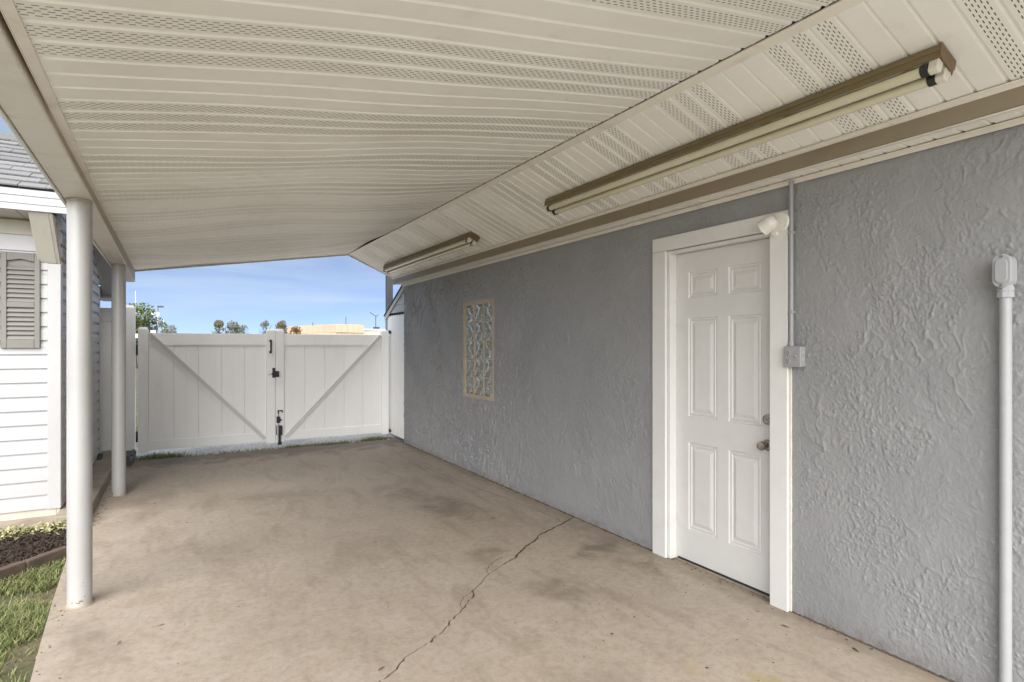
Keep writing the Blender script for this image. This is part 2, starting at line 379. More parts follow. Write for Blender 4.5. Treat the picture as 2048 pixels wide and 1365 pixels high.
crack = [(2.873, 3.93), (2.80, 3.897), (2.69, 3.84), (2.55, 3.775), (2.47, 3.745), (2.382, 3.705), (2.27, 3.60), (2.16, 3.545), (2.063, 3.46), (1.98, 3.385), (1.90, 3.35), (1.83, 3.315), (1.748, 3.275), (1.70, 3.245),
         (1.62, 3.165), (1.55, 3.11), (1.502, 3.07), (1.455, 2.985), (1.40, 2.945), (1.379, 2.914), (1.31, 2.84), (1.235, 2.794), (1.19, 2.74), (1.138, 2.698), (1.08, 2.665), (1.027, 2.621), (.94, 2.585), (.871, 2.534), (.80, 2.47), (.736, 2.432), (.55, 2.30), (.3, 2.18), (0, 1.9), (-.3, 1.75), (-.46, 1.7)]
def jag(pl, amp, n):
    out = []
    for (a, b), (c, d) in zip(pl[:-1], pl[1:]):
        for k in range(n):
            t = k/n; L = math.hypot(c-a, d-b); nx, ny = -(d-b)/L, (c-a)/L; j = random.uniform(-amp, amp) if k else random.uniform(-amp*.4, amp*.4)
            out.append((a+(c-a)*t+nx*j, b+(d-b)*t+ny*j))
    out.append(pl[-1]); return out
ck = jag(crack, .008, 4)
ck2 = []
for i, (x, y) in enumerate(ck):
    wdt = .0060+.003*min(1, max(0, (2.9-x)/2))+random.uniform(-.0028, .0034)
    ck2.append((x+wdt*.55, y-wdt))
SLE = [(-.47, 2.0), (-.587, 3.55), (-.63, 4.2), (-.665, 4.87), (-.675, 5.6), (-.675, 8.0), (-.64, 8.6)]
far_edge = [(x, 8.60+random.uniform(-.025, .025)) for x in np.linspace(-.45, 2.6, 26)]
polyA = [(ck[-1][0], ck[-1][1])]+SLE+far_edge+[(2.86, 8.58), (2.873, 8.2)]+ck[:-1]
polyB = [(-.40, .9), (2.873, .9)]+ck2
def slab(name, poly, mat='concrete'):
    bm = bmesh.new(); v = [bm.verts.new((x, y, 0)) for x, y in poly]; f = bm.faces.new(v); f.normal_update()
    ex = bmesh.ops.extrude_face_region(bm, geom=[f]); 
    for e in ex['geom']:
        if isinstance(e, bmesh.types.BMVert): e.co.z = -.042
    bmesh.ops.triangulate(bm, faces=bm.faces); bmesh.ops.recalc_face_normals(bm, faces=bm.faces)
    me = bpy.data.meshes.new(name); bm.to_mesh(me); bm.free(); me.materials.append(M[mat])
    o = bpy.data.objects.new(name, me); COL.objects.link(o); return struct(o)
slab('driveway', [(-9, -14), (2.873, -14), (2.873, .893), (-.395, .893), (-1.2, .5), (-9, .5)], 'driveway'); slab('concrete_slab', polyA); slab('concrete_slab', polyB)  # pale driveway behind the camera is unseen, added to bounce light
def crackstrip(mb, pl, w0, w1, z=.0012):
    n = len(pl)
    for i in range(n-1):
        (a, b), (c, d) = pl[i], pl[i+1]; L = math.hypot(c-a, d-b) or 1; nx, ny = -(d-b)/L, (c-a)/L
        wa = (w0+(w1-w0)*i/n)*random.uniform(.5, 1.3)/2
        mb.add([(a-nx*wa, b-ny*wa, z), (c-nx*wa, d-ny*wa, z), (c+nx*wa, d+ny*wa, z), (a+nx*wa, b+ny*wa, z)], [(0, 1, 2, 3)])
h = MB()
crackstrip(h, jag([(2.0, 3.44), (1.91, 3.438), (1.84, 3.41), (1.773, 3.362), (1.73, 3.31), (1.707, 3.284), (1.70, 3.245)], .006, 4), .003, .004)
crackstrip(h, jag([(1.50, 3.06), (1.46, 3.03), (1.40, 2.99), (1.355, 2.93), (1.35, 2.87)], .006, 4), .004, .003)
crackstrip(h, jag([(2.60, 8.1), (2.53, 7.55), (2.50, 7.1), (2.469, 6.63), (2.47, 6.15)], .02, 5), .003, .006)
crackstrip(h, jag([(2.52, 6.45), (2.56, 5.9), (2.625, 5.19), (2.67, 4.75), (2.713, 4.376), (2.73, 4.1), (2.72, 3.87)], .010, 5), .004, .004)
crackstrip(h, jag([(2.873, 8.2), (2.80, 8.35), (2.68, 8.45), (2.52, 8.58)], .015, 4), .008, .006)
crackstrip(h, ck[:44], .012, .007)
o = h.build('hairline_cracks', M['dirt']); stuff(o); o['label'] = 'hairline cracks running along the concrete slab'
# dirt line where the slab meets the wall, and crumbs
d = MB()
y = -1.0
while y < 8.15:
    L = random.uniform(.02, .09); wd = random.uniform(.004, .016)
    if not 2.0 < y < 2.9: d.add([(W-wd, y, .0015), (W-.0005, y-.01, .0015), (W-.0005, y+L, .008), (W-wd*.6, y+L, .0015)], [(0, 1, 2, 3)])
    y += L*random.uniform(.6, 1.1)
def crumb(mb, x, y, r, hgt, z=.0):
    n = 5; a0 = random.uniform(0, 6)
    pts = [(x+r*random.uniform(.6, 1.2)*math.cos(a0+k*1.2566), y+r*random.uniform(.5, 1.1)*math.sin(a0+k*1.2566), z+.0008) for k in range(n)]+[(x, y, z+hgt)]
    mb.add(pts, [(k, (k+1) % n, n) for k in range(n)])
for _ in range(170): crumb(d, W-abs(random.gauss(0, .02))-.004, random.uniform(.6, 8.1), random.uniform(.003, .009), random.uniform(.002, .007))
for _ in range(45): crumb(d, 1.98+.9*random.random(), random.uniform(1.6, 3.1), random.uniform(.002, .006), .003)
for _ in range(110): crumb(d, random.uniform(-.5, 2.8), random.uniform(1.5, 8.4), random.uniform(.0015, .005), .0025)
for _ in range(60): crumb(d, -.62+random.gauss(0, .03)+.0, random.uniform(5.7, 8.3), random.uniform(.004, .012), .006)
for _ in range(60):
    yy = random.uniform(2.3, 5.4); crumb(d, float(np.interp(yy, [2, 3.55, 4.87, 5.6], [-.47, -.587, -.665, -.675]))+abs(random.gauss(0, .035))+.006, yy, random.uniform(.002, .009), .004)
for x, y, r in ((1.88, 2.25, .011), (1.80, 2.22, .005), (1.73, 2.19, .004), (2.05, 1.80, .010), (1.0, 3.1, .006), (.05, 5.4, .007), (-.2, 6.2, .01), (2.1, 2.33, .008)): crumb(d, x, y, r, .005)
o = d.build('floor_debris', M['debris']); stuff(o); o['label'] = 'dark crumbs and dirt scattered over the slab and along the wall foot'
for i, (x, y, a) in enumerate([(2.30, 1.42, .4), (2.78, 1.55, 1.2), (.78, 2.52, .5), (2.70, 1.86, 2.0)]):
    lf = MB(); c_, s_ = math.cos(a), math.sin(a)
    pr_ = [(-.022, 0, .002), (-.006, .007, .006), (.012, .006, .004), (.024, 0, .003), (.010, -.006, .006), (-.008, -.006, .003)]
    lf.add([(x+p*c_-q*s_, y+p*s_+q*c_, z) for p, q, z in pr_], [(0, 1, 4, 5), (1, 2, 3, 4)])
    tag(lf.build('dead_leaf', M['leafbrown']), ['dry brown leaf scrap lying on the slab close to the wall right of the door', 'small brown leaf curled at the wall foot just right of the door casing', 'brown leaf scrap beside the near end of the long slab crack', 'tiny dead leaf on the concrete in front of the door threshold'][i], 'leaf', 'dead leaves on the slab')

# ------------------------------------------------------------------ garage (wall, door, glass block window)
gar = thing('garage', 'garage side wall in grey painted stucco along the right of the carport', 'garage', (W, 4, 0))
def wallgrid(mb, ys, zs, holes, x0, x1):
    ny, nz = len(ys)-1, len(zs)-1
    solid = lambda i, j: 0 <= i < ny and 0 <= j < nz and not any(a <= (ys[i]+ys[i+1])/2 <= b and c <= (zs[j]+zs[j+1])/2 <= d_ for a, b, c, d_ in holes)
    for i in range(ny):
        for j in range(nz):
            if not solid(i, j): continue
            y0, y1, z0, z1 = ys[i], ys[i+1], zs[j], zs[j+1]
            for x in (x0, x1): mb.add([(x, y0, z0), (x, y1, z0), (x, y1, z1), (x, y0, z1)], [(0, 1, 2, 3)])
            if not solid(i-1, j): mb.add([(x0, y0, z0), (x1, y0, z0), (x1, y0, z1), (x0, y0, z1)], [(0, 1, 2, 3)])
            if not solid(i+1, j): mb.add([(x0, y1, z0), (x1, y1, z0), (x1, y1, z1), (x0, y1, z1)], [(0, 1, 2, 3)])
            if not solid(i, j-1): mb.add([(x0, y0, z0), (x1, y0, z0), (x1, y1, z0), (x0, y1, z0)], [(0, 1, 2, 3)])
            if not solid(i, j+1): mb.add([(x0, y0, z1), (x1, y0, z1), (x1, y1, z1), (x0, y1, z1)], [(0, 1, 2, 3)])
DY0, DY1, DZ = 2.060, 2.872, 2.090
GY0, GY1, GZ0, GZ1 = 5.375, 6.135, .855, 1.950
wl = MB(); wallgrid(wl, [-4, .8, DY0, DY1, GY0, GY1, 8.205], [-.05, GZ0, GZ1, DZ, 2.60], [(DY0, DY1, -.05, DZ), (GY0, GY1, GZ0, GZ1), (.8, 8.205, -.05, 2.60)], W, W+.2)
wl.build('wall', M['stucco'], gar)
def pnoise(x, y, seed):
    """gradient noise, about -1..1"""
    r = np.random.default_rng(seed); an = r.uniform(0, 2*np.pi, (256, 256)); gx, gy = np.cos(an), np.sin(an)
    xi, yi = np.floor(x).astype(int), np.floor(y).astype(int); xf, yf = x-xi, y-yi
    u = xf*xf*xf*(xf*(xf*6-15)+10); v = yf*yf*yf*(yf*(yf*6-15)+10)
    def g(a, b): i, j = (xi+a) & 255, (yi+b) & 255; return gx[i, j]*(xf-a)+gy[i, j]*(yf-b)
    a = g(0, 0)+(g(1, 0)-g(0, 0))*u; b = g(0, 1)+(g(1, 1)-g(0, 1))*u
    return (a+(b-a)*v)*1.5
def fbm(x, y, seed, o=4, ro=.5):
    t = 0; amp = 1; f = 1
    for k in range(o): t = t+amp*pnoise(x*f, y*f, seed+k); amp *= ro; f *= 2.03
    return t
def sst(a, b, x): t = np.clip((x-a)/(b-a), 0, 1); return t*t*(3-2*t)
yv = [.8]
while yv[-1] < 8.205-.004: yv.append(yv[-1]+.0040+.0007*max(0, yv[-1]-1.2))
yv[-1] = 8.205; yv = np.array(yv)
zv = np.concatenate([np.arange(-.05, 2.36, .0048), [2.40, 2.50, 2.60]])
YY, ZZ = np.meshgrid(yv, zv, indexing='ij')
wx = YY+.05*fbm(YY*5, ZZ*5, 90, 3); wz = ZZ+.05*fbm(YY*5, ZZ*5, 95, 3)
far = sst(3.9, 6.2, YY)
area = sst(-.25, .55, fbm(YY*1.1, ZZ*1.2, 3, 3)); area2 = sst(.0, .6, fbm(YY*1.7+9, ZZ*1.5, 13, 3))
a3 = sst(-.15, .40, fbm(YY*2.3+4, ZZ*2.0, 15, 4, .6))
grit = np.clip(fbm(YY*52+2*fbm(YY*6, ZZ*6, 8, 2), ZZ*44, 21, 3, .75)-.05, 0, None)*(.34+.85*a3)
mid = np.clip(fbm(wx*15, wz*12, 25, 4, .62), -.25, .7)
fine = fbm(YY*90, ZZ*80, 31, 2, .7)
def ridge(fx, fz, sd, wdt): return sst(1-wdt, 1., 1-np.abs(fbm(wx*fx+.6*wz, wz*fz, sd, 3, .55)))
rdg = ridge(5.2, 2.7, 41, .075)*sst(.0, .25, fbm(YY*2.1, ZZ*1.7, 47, 2))+.8*ridge(3.4, 5.0, 51, .055)*sst(.02, .22, fbm(YY*1.8+5, ZZ*2.4, 57, 2))
terr = sst(-.015, .03, fbm(wx*5.5, wz*4.1, 71, 4, .55))*area+.8*sst(.12, .16, fbm(wx*8.5+3, wz*6, 76, 4, .6))*area2
s1 = fbm((wx+.22*wz)*26, wz*8.0, 61, 3, .6)
strk = (sst(.10, .26, s1)+.7*sst(.2, .34, fbm((wx-.3*wz)*38, wz*13, 63, 2, .6)))*(.30+.8*sst(-.3, .35, fbm(YY*1.8, ZZ*1.9, 66, 2)))
pits = sst(.14, .34, fbm((wx+.30*wz)*15, wz*6.5, 111, 4, .62))*(.35+.65*sst(-.3, .3, fbm(YY*1.4, ZZ*1.6, 118, 2)))*(.04+.96*far)
H = -.0125*pits+.0036*grit*(1+.9*far)+.0009*mid+.0008*fine*(.4+a3)+.0028*rdg+.0016*terr+.0070*strk*(.04+.96*far)+.0030*fbm(YY*1.6, ZZ*1.6, 81, 3)
foot = sst(.0, .22, ZZ); H = H*(.45+.55*foot)*sst(2.35, 2.27, ZZ)
for a_, b_, c_, d_ in ((DY0, DY1, -.05, DZ), (GY0, GY1, GZ0, GZ1)):
    dist = np.maximum(np.maximum(a_-YY, YY-b_), np.maximum(c_-ZZ, ZZ-d_)); H = H*sst(-.01, .05, dist)
H = H*sst(8.205, 8.19, YY)
NYv, NZv = YY.shape
co = np.stack([W-H-.0005, YY, ZZ], -1).reshape(-1, 3)-np.array(gar['_o'])
ii, jj = np.meshgrid(np.arange(NYv-1), np.arange(NZv-1), indexing='ij')
yc_ = (yv[:-1]+yv[1:])/2; zc_2 = (zv[:-1]+zv[1:])/2
keep = np.ones(ii.shape, bool)
for a_, b_, c_, d_ in ((DY0, DY1, -.06, DZ), (GY0, GY1, GZ0, GZ1)): keep &= ~((yc_[ii] > a_) & (yc_[ii] < b_) & (zc_2[jj] > c_) & (zc_2[jj] < d_))
ii, jj = ii[keep], jj[keep]; q = np.stack([ii*NZv+jj, ii*NZv+jj+1, (ii+1)*NZv+jj+1, (ii+1)*NZv+jj], -1)
me = bpy.data.meshes.new('wall'); me.vertices.add(len(co)); me.vertices.foreach_set('co', co.ravel())
me.loops.add(q.size); me.loops.foreach_set('vertex_index', q.ravel()); me.polygons.add(len(q)); me.polygons.foreach_set('loop_start', np.arange(0, q.size, 4)); me.polygons.foreach_set('loop_total', np.full(len(q), 4))
me.polygons.foreach_set('use_smooth', np.ones(len(q), bool)); me.update(calc_edges=True); me.materials.append(M['stucco'])
o = bpy.data.objects.new('wall', me); COL.objects.link(o); o.parent = gar
for y0, y1, z0, z1 in ((DY0, DY1, -.05, DZ), (GY0, GY1, GZ0, GZ1)):
    sk_ = MB(); p = [(W, y0, z0), (W, y0, z1), (W, y1, z1), (W, y1, z0)]; sk_.add(p+[(a+.2, b, c) for a, b, c in p], [(0, 1, 5, 4), (1, 2, 6, 5), (2, 3, 7, 6)]); sk_.build('wall_return', M['stucco'], gar)
MB().add([(W-.0004, 8.205, -.05), (W+.2, 8.205, -.05), (W+.2, 8.205, 2.6), (W-.0004, 8.205, 2.6)], [(0, 1, 2, 3)]).build('wall_return', M['stucco'], gar)
lin = MB(); wallgrid(lin, [.8, DY0, DY1, GY0, GY1, 8.204], [-.05, GZ0, GZ1, DZ, 2.60], [(DY0, DY1, -.05, DZ), (GY0, GY1, GZ0, GZ1)], W+.02, W+.19); lin.build('wall_core', M['curb'], gar)
bk = MB(); bk.box(W+.205, 8.0, -.05, 8, 8.2, 2.6); bk.box(W+.205, -4, -.05, 8, -3.8, 2.6); bk.box(7.8, -3.79, -.05, 8, 7.99, 2.6); bk.build('back_wall', M['stucco'], gar)
ib = MB(); ib.box(3.45, 3.2, 0, 3.5, 7.9, 2.5); ib.build('inner_partition', M['cream_wall'], gar)
# casing, jambs
J = M['casing_white']
box('casing_leg', J, gar, W-.024, 2.868, -.001, W-.0005, 2.993, 2.092, bevel=.003)
box('casing_leg', J, gar, W-.026, 1.958, -.003, W-.0005, 2.068, 2.092, bevel=.003)
MB().box(W-.022, 1.955, 2.094, W-.0005, 2.995, 2.188).build('casing_head', J, gar, bevel=.003)
bb = MB(); bb.box(W-.010, 1.945, .0, W-.0005, 1.9575, 2.18); bb.build('caulk_bead', simple('aged caulk', (.62, .585, .50), .6, .12, 30, (.70, .69, .66), .8, .6, 60), gar, bevel=.004, seg=2)
box('door_jamb', J, gar, W+.0005, 2.846, -.002, W+.12, 2.8715, 2.0895, bevel=.002)
box('door_jamb', J, gar, W+.0005, 2.0605, -.002, W+.12, 2.084, 2.0895, bevel=.002)
box('door_jamb', J, gar, W+.0005, 2.085, 2.070, W+.12, 2.845, 2.0895, bevel=.002)
sl = MB(); sl.box(W+.002, 2.05, -.05, W+.052, 2.88, -.012); sl.box(W+.057, 2.07, -.05, W+.12, 2.87, -.004)
sl.build('threshold', M['curb'], gar, bevel=.004)
gap = MB()
for _ in range(26): crumb(gap, W+random.uniform(.0, .06), random.uniform(2.09, 2.84), random.uniform(.003, .009), random.uniform(.003, .006), -.011)
stuff(gap.build('threshold_dirt', M['dirt'], gar))
# six panel door
dr = MB(); XD = W+.060
ys = [2.0855, 2.179, 2.416, 2.503, 2.740, 2.843]; zs = [.015, .222, .803, .975, 1.633, 1.766, 1.938, 2.067]
cells = [(i, j) for i in (1, 3) for j in (1, 3, 5)]
for i in range(5):
    for j in range(7):
        y0, y1, z0, z1 = ys[i], ys[i+1], zs[j], zs[j+1]
        if (i, j) not in cells: dr.add([(XD, y0, z0), (XD, y1, z0), (XD, y1, z1), (XD, y0, z1)], [(0, 1, 2, 3)]); continue
        rings = [(0, 0), (.004, .007), (.014, .0085), (.020, .003), (.026, .0075), (.034, .0085), (.056, .0010)]
        pv = []
        for ins, dep in rings: pv.append([(XD+dep, y0+ins, z0+ins), (XD+dep, y1-ins, z0+ins), (XD+dep, y1-ins, z1-ins), (XD+dep, y0+ins, z1-ins)])
        for a, b in zip(pv[:-1], pv[1:]):
            for k in range(4): dr.add([a[k], a[(k+1) % 4], b[(k+1) % 4], b[k]], [(0, 1, 2, 3)])
        dr.add(pv[-1], [(0, 1, 2, 3)])
Y0, Y1, Z0, Z1 = ys[0], ys[-1], zs[0], zs[-1]; X2 = XD+.044
dr.add([(XD, Y0, Z0), (XD, Y1, Z0), (XD, Y1, Z1), (XD, Y0, Z1), (X2, Y0, Z0), (X2, Y1, Z0), (X2, Y1, Z1), (X2, Y0, Z1)], [(4, 5, 6, 7), (0, 1, 5, 4), (1, 2, 6, 5), (2, 3, 7, 6), (3, 0, 4, 7)])
door = dr.build('door', M['door_white'], gar)
MB().lathe([(0, .026), (.005, .031), (.012, .029), (.014, .019), (.018, .017), (.0185, .006), (.017, .003)], (XD-.0003, 2.138, 1.020), (-1, 0, 0), 28).build('deadbolt', M['nickel'], door, True)
MB().lathe([(0, .033), (.006, .032), (.012, .016), (.030, .0135), (.036, .020), (.046, .0265), (.060, .0265), (.068, .022), (.070, .010), (.069, .003)], (XD-.0003, 2.142, .872), (-1, 0, 0), 28).build('knob', M['nickel'], door, True)
box('door_gap_shade', M['slot'], door, XD+.010, 2.09, -.003, XD+.03, 2.84, .0145)  # dark strip painted in as the shaded gap beneath the door

# glass block window
gw = MB(); XF = W-.006
fr = .042
wallgrid(gw, [GY0, GY0+fr, GY1-fr, GY1], [GZ0, GZ0+.040, GZ1-.045, GZ1], [(GY0+fr, GY1-fr, GZ0+.04, GZ1-.045)], XF, W+.10)
win = gw.build('block_window_frame', M['frame_tan'], gar, bevel=.004)
nb = [3, 5]; a0, a1, b0, b1 = GY0+fr, GY1-fr, GZ0+.04, GZ1-.045
jw = .017; bw = (a1-a0-jw*2)/3; bh = (b1-b0-jw*4)/5
mj = MB()
for k in range(1, 3): mj.box(XF+.012, a0+k*bw+(k-1)*jw, b0+.0005, W+.09, a0+k*(bw+jw), b1-.0005)
for k in range(1, 5):
    for q in range(3): mj.box(XF+.013, a0+q*(bw+jw)+.0003, b0+k*bh+(k-1)*jw, W+.09, a0+q*(bw+jw)+bw-.0003, b0+k*(bh+jw))
mj.build('mortar_joint', M['frame_tan'], win)
def block_mesh(seed):
    rr = random.Random(seed); mb = MB(); N = 26; ph = [rr.uniform(0, 6.28) for _ in range(4)]
    fl = rr.choice([1, -1]); a_ = rr.uniform(.8, 1.2)
    def front(i, j, side):
        u, v = i/N, j/N; e = min(1, 7*min(u, 1-u, v, 1-v))
        wv = math.sin(8*u*a_+2.2*math.sin(5.2*v+ph[0])*fl+ph[1])*.9+.28*math.sin(7*v+3*math.sin(5*u+ph[2])+ph[3])
        return (.022-.006*e+.0125*e*wv if side == 0 else .085+.006*e*math.sin(8*v+2*u+ph[2])), u*bw, v*bh
    for side in (0, 1):
        vs = [front(i, j, side) for i in range(N+1) for j in range(N+1)]
        fs = [(i*(N+1)+j, (i+1)*(N+1)+j, (i+1)*(N+1)+j+1, i*(N+1)+j+1) for i in range(N) for j in range(N)]
        mb.add(vs, fs)
    n1 = (N+1)**2
    ring = [(i, 0) for i in range(N)]+[(N, j) for j in range(N)]+[(N-i, N) for i in range(N)]+[(0, N-j) for j in range(N)]
    ids = [i*(N+1)+j for i, j in ring]
    for k in range(len(ids)):
        a, b = ids[k], ids[(k+1) % len(ids)]; mb.f.append((a, b, b+n1, a+n1)); mb.mi.append(0)
    return mb
bmeshes = []
for sd_ in range(4):
    ob = block_mesh(sd_*13+3).build('glass_block', M['glass_block'], None, True, angle=60); bmeshes.append(ob.data); bpy.data.objects.remove(ob)
for q in range(3):
    for k in range(5):
        o = bpy.data.objects.new('glass_block', bmeshes[(q*7+k*3+q*k) % 4]); COL.objects.link(o); o.parent = win
        o.location = Vector((XF, a0+q*(bw+jw), b0+k*(bh+jw)))-Vector(win['_o'])

# ------------------------------------------------------------------ carport roof
cp = thing('carport', 'open carport with cream vinyl soffit ceiling on two round white columns', 'carport', (-.5, 4, 0))
YN, YE = .05, 8.25           # near and far end of the roof
xl = lambda y: -.364-.0218*(y-1.85)
zl = lambda y: 2.310+.0058*(y-1.85)
zc = lambda y: 2.70+.0066*(y-1.2)
XC, XB, ZB = 2.07, 2.728, 2.440
def sag(s, y):
    e = math.sin(math.pi*min(1, max(0, s)))
    g1 = math.exp(-((y-7.05)/.62)**2); g2 = math.exp(-((y-5.3)/.9)**2); g3 = math.exp(-((y-2.6)/.8)**2)
    v = -.085*g1*e*(1.1-.35*s)
    v += .040*g2*math.sin(math.pi*s)*math.sin(math.pi*s*1.9-.9)
    v += .014*g3*math.sin(math.pi*s)*(s+.2)
    v += (.007*math.sin(3.1*y+5*s)+.005*math.sin(7.3*y-4*s+1)+.004*math.sin(11*s+2.2*y))*e*min(1.4, .5+y/6)
    if s > .72 and y > 6.2: v += .02*math.exp(-((y-7.2)/.5)**2)*(s-.72)/.28
    return v
def left_pt(s, y): return (xl(y)+(XC-.012-xl(y))*s, y, zl(y)+(zc(y)-zl(y))*s*.994+sag(s, y))
def right_pt(s, y): return (XC+(XB-XC)*s, y, zc(y)+(ZB-zc(y))*s+.0015*math.sin(5*y+3*s))
def low_pt(s, y): return (XB+.018+(W-.004-XB-.018)*s, y, 2.352)
STR = [(0, .009), (.034, .009), (.085, 0), (.915, 0), (.966, .009), (1, .009)]
def soffit_panel(pt, nseg, y0, pw, vented, length):
    sw = pw/3; mb = MB(); mb.uv = []
    prof = []
    for k in range(3):
        for a, hh in STR: prof.append((y0+(k+a)*sw, hh, a))
    grid = [[None]*(nseg+1) for _ in prof]
    for i, (yy, hh, a) in enumerate(prof):
        for j in range(nseg+1):
            x, y, z = pt(j/nseg, min(max(yy, YN), YE)); grid[i][j] = len(mb.v); mb.v.append((x, y, z+hh))
    for i in range(len(prof)-1):
        if abs(prof[i][0]-prof[i+1][0]) < 1e-6: continue
        for j in range(nseg):
            mb.f.append((grid[i][j], grid[i][j+1], grid[i+1][j+1], grid[i+1][j])); mb.mi.append(0)
    return mb, prof, grid, nseg, length
def finish_panel(pk, vented):
    mb, prof, grid, nseg, length = pk
    me = bpy.data.meshes.new('soffit_panel'); off = Vector(cp['_o'])
    me.from_pydata([(a-off.x, b-off.y, c-off.z) for a, b, c in mb.v], [], mb.f)
    me.materials.append(M['soffit_vent' if vented else 'soffit'])
    vu = {}
    np_ = len(prof)
    for i in range(np_):
        for j in range(nseg+1): vu[grid[i][j]] = (j/nseg*length, prof[i][2], i)
    l = me.uv_layers.new(name='UVMap')
    for p in me.polygons:
        rows = [vu[v][2] for v in p.vertices]; lo = min(rows)
        for li, v in zip(p.loop_indices, p.vertices):
            l.data[li].uv = (vu[v][0], vu[v][1])
    bm = bmesh.new(); bm.from_mesh(me)
    for f in bm.faces:
        f.normal_update()
        if f.normal.z > 0: f.normal_flip()
    bm.to_mesh(me); bm.free()
    o = bpy.data.objects.new('soffit_panel', me); COL.objects.link(o); o.parent = cp
    return o
PWL, PWR = .350, .3128
k = 0; y = 1.85-PWL*2*4
while y < YE:
    if y+PWL > YN: finish_panel(soffit_panel(left_pt, 22, y, PWL, k % 2 == 0, 2.47), k % 2 == 0)
    y += PWL; k += 1
k = 0; y = 1.258-PWR*2*3
while y < YE:
    if y+PWR > YN:
        finish_panel(soffit_panel(right_pt, 3, y, PWR, k % 2 == 0, .71), k % 2 == 0)
        finish_panel(soffit_panel(low_pt, 1, y, PWR, False, .135), False)
    y += PWR; k += 1
def strip(mb, fa, fb, th, y0=YN, y1=YE, n=12):
    """bar whose lower edges follow two curves of y; th = thickness upwards"""
    rows = []
    for i in range(n+1):
        yy = y0+(y1-y0)*i/n; a = fa(yy); b = fb(yy)
        rows.append([(a[0], yy, a[1]), (b[0], yy, b[1]), (b[0], yy, b[1]+th), (a[0], yy, a[1]+th)])
    for r0, r1 in zip(rows[:-1], rows[1:]):
        mb.hexa([r0[0], r0[1], r1[1], r1[0], r0[3], r0[2], r1[2], r1[3]])
    return mb
T = M['trim_cream']
sl_ = lambda y, s: zc(y)+(ZB-zc(y))*s
rt = MB(); strip(rt, lambda y: (XC-.002, zc(y)-.006), lambda y: (XC+.022, sl_(y, .033)-.006), .005); rt.build('ridge_trim', T, cp)
rt = MB(); strip(rt, lambda y: (XC+.0235, sl_(y, .035)-.003), lambda y: (XC+.046, sl_(y, .07)-.003), .003); rt.build('ridge_trim', T, cp)
ec = MB(); strip(ec, lambda y: (xl(y)-.026, zl(y)-.010), lambda y: (xl(y)+.004, zl(y)-.006), .005); strip(ec, lambda y: (xl(y)-.030, zl(y)-.010), lambda y: (xl(y)-.027, zl(y)-.010), .04); ec.build('edge_channel', T, cp)
jt = MB(); strip(jt, lambda y: (XB-.020, ZB-.004), lambda y: (XB+.001, ZB-.012), .006); strip(jt, lambda y: (XB-.0015, ZB-.019), lambda y: (XB+.001, ZB-.019), .008); jt.build('channel_trim', T, cp)
# tan wrapped board, three lengths with butt joints
for ya, yb in ((YN, 2.880), (2.883, 5.508), (5.511, YE)):
    tb = MB(); strip(tb, lambda y: (XB+.002, 2.350), lambda y: (XB+.040, 2.350), .082, ya, yb, 6); tb.build('tan_board', M['tan_wrap'], cp)
jt = MB(); strip(jt, lambda y: (XB+.003, 2.343), lambda y: (XB+.030, 2.343), .0045); jt.build('channel_trim', T, cp)
jt = MB(); strip(jt, lambda y: (W-.022, 2.341), lambda y: (W-.001, 2.341), .006); strip(jt, lambda y: (W-.014, 2.322), lambda y: (W-.010, 2.322), .019); jt.build('channel_trim', T, cp)
# outer beam, wrapped in lengths
xo = lambda y: -.558-(.0125 if y < 4 else .0063)*(y-4); xi = lambda y: -.425-(.0065 if y < 4 else .0106)*(y-4); zb = lambda y: 2.262-.0125*(y-4)
for ya, yb in ((YN, 2.705), (2.711, 5.35), (5.356, YE+.02)):
    bm_ = MB(); strip(bm_, lambda y: (xo(y), zb(y)), lambda y: (xi(y), zb(y)), .20, ya, yb, 6); bm_.build('beam', M['beam_wrap'], cp, bevel=.006, seg=2)
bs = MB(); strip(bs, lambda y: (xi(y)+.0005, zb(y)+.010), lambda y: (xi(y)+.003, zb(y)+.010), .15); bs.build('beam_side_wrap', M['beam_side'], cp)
lp = MB(); strip(lp, lambda y: (xo(y)-.016, zb(y)-.008), lambda y: (xo(y)-.002, zb(y)-.008), .24); lp.build('drip_edge', M['casing_white'], cp, bevel=.003)
for cx, cy in ((-.486, 3.995), (-.512, 6.705)):
    top = zb(cy)
    c_ = MB().lathe([(0, .0605), (.012, .0595), (.02, .0585), (top-.018, .0585), (top-.017, .061), (top-.001, .061)], (cx, cy, .0), (0, 0, 1), 40).build('column', M['column'], cp, True)
    MB().lathe([(0, .068), (.004, .066), (.007, .060)], (cx, cy, .0008), (0, 0, 1), 24).build('grout_foot', M['curb'], c_)
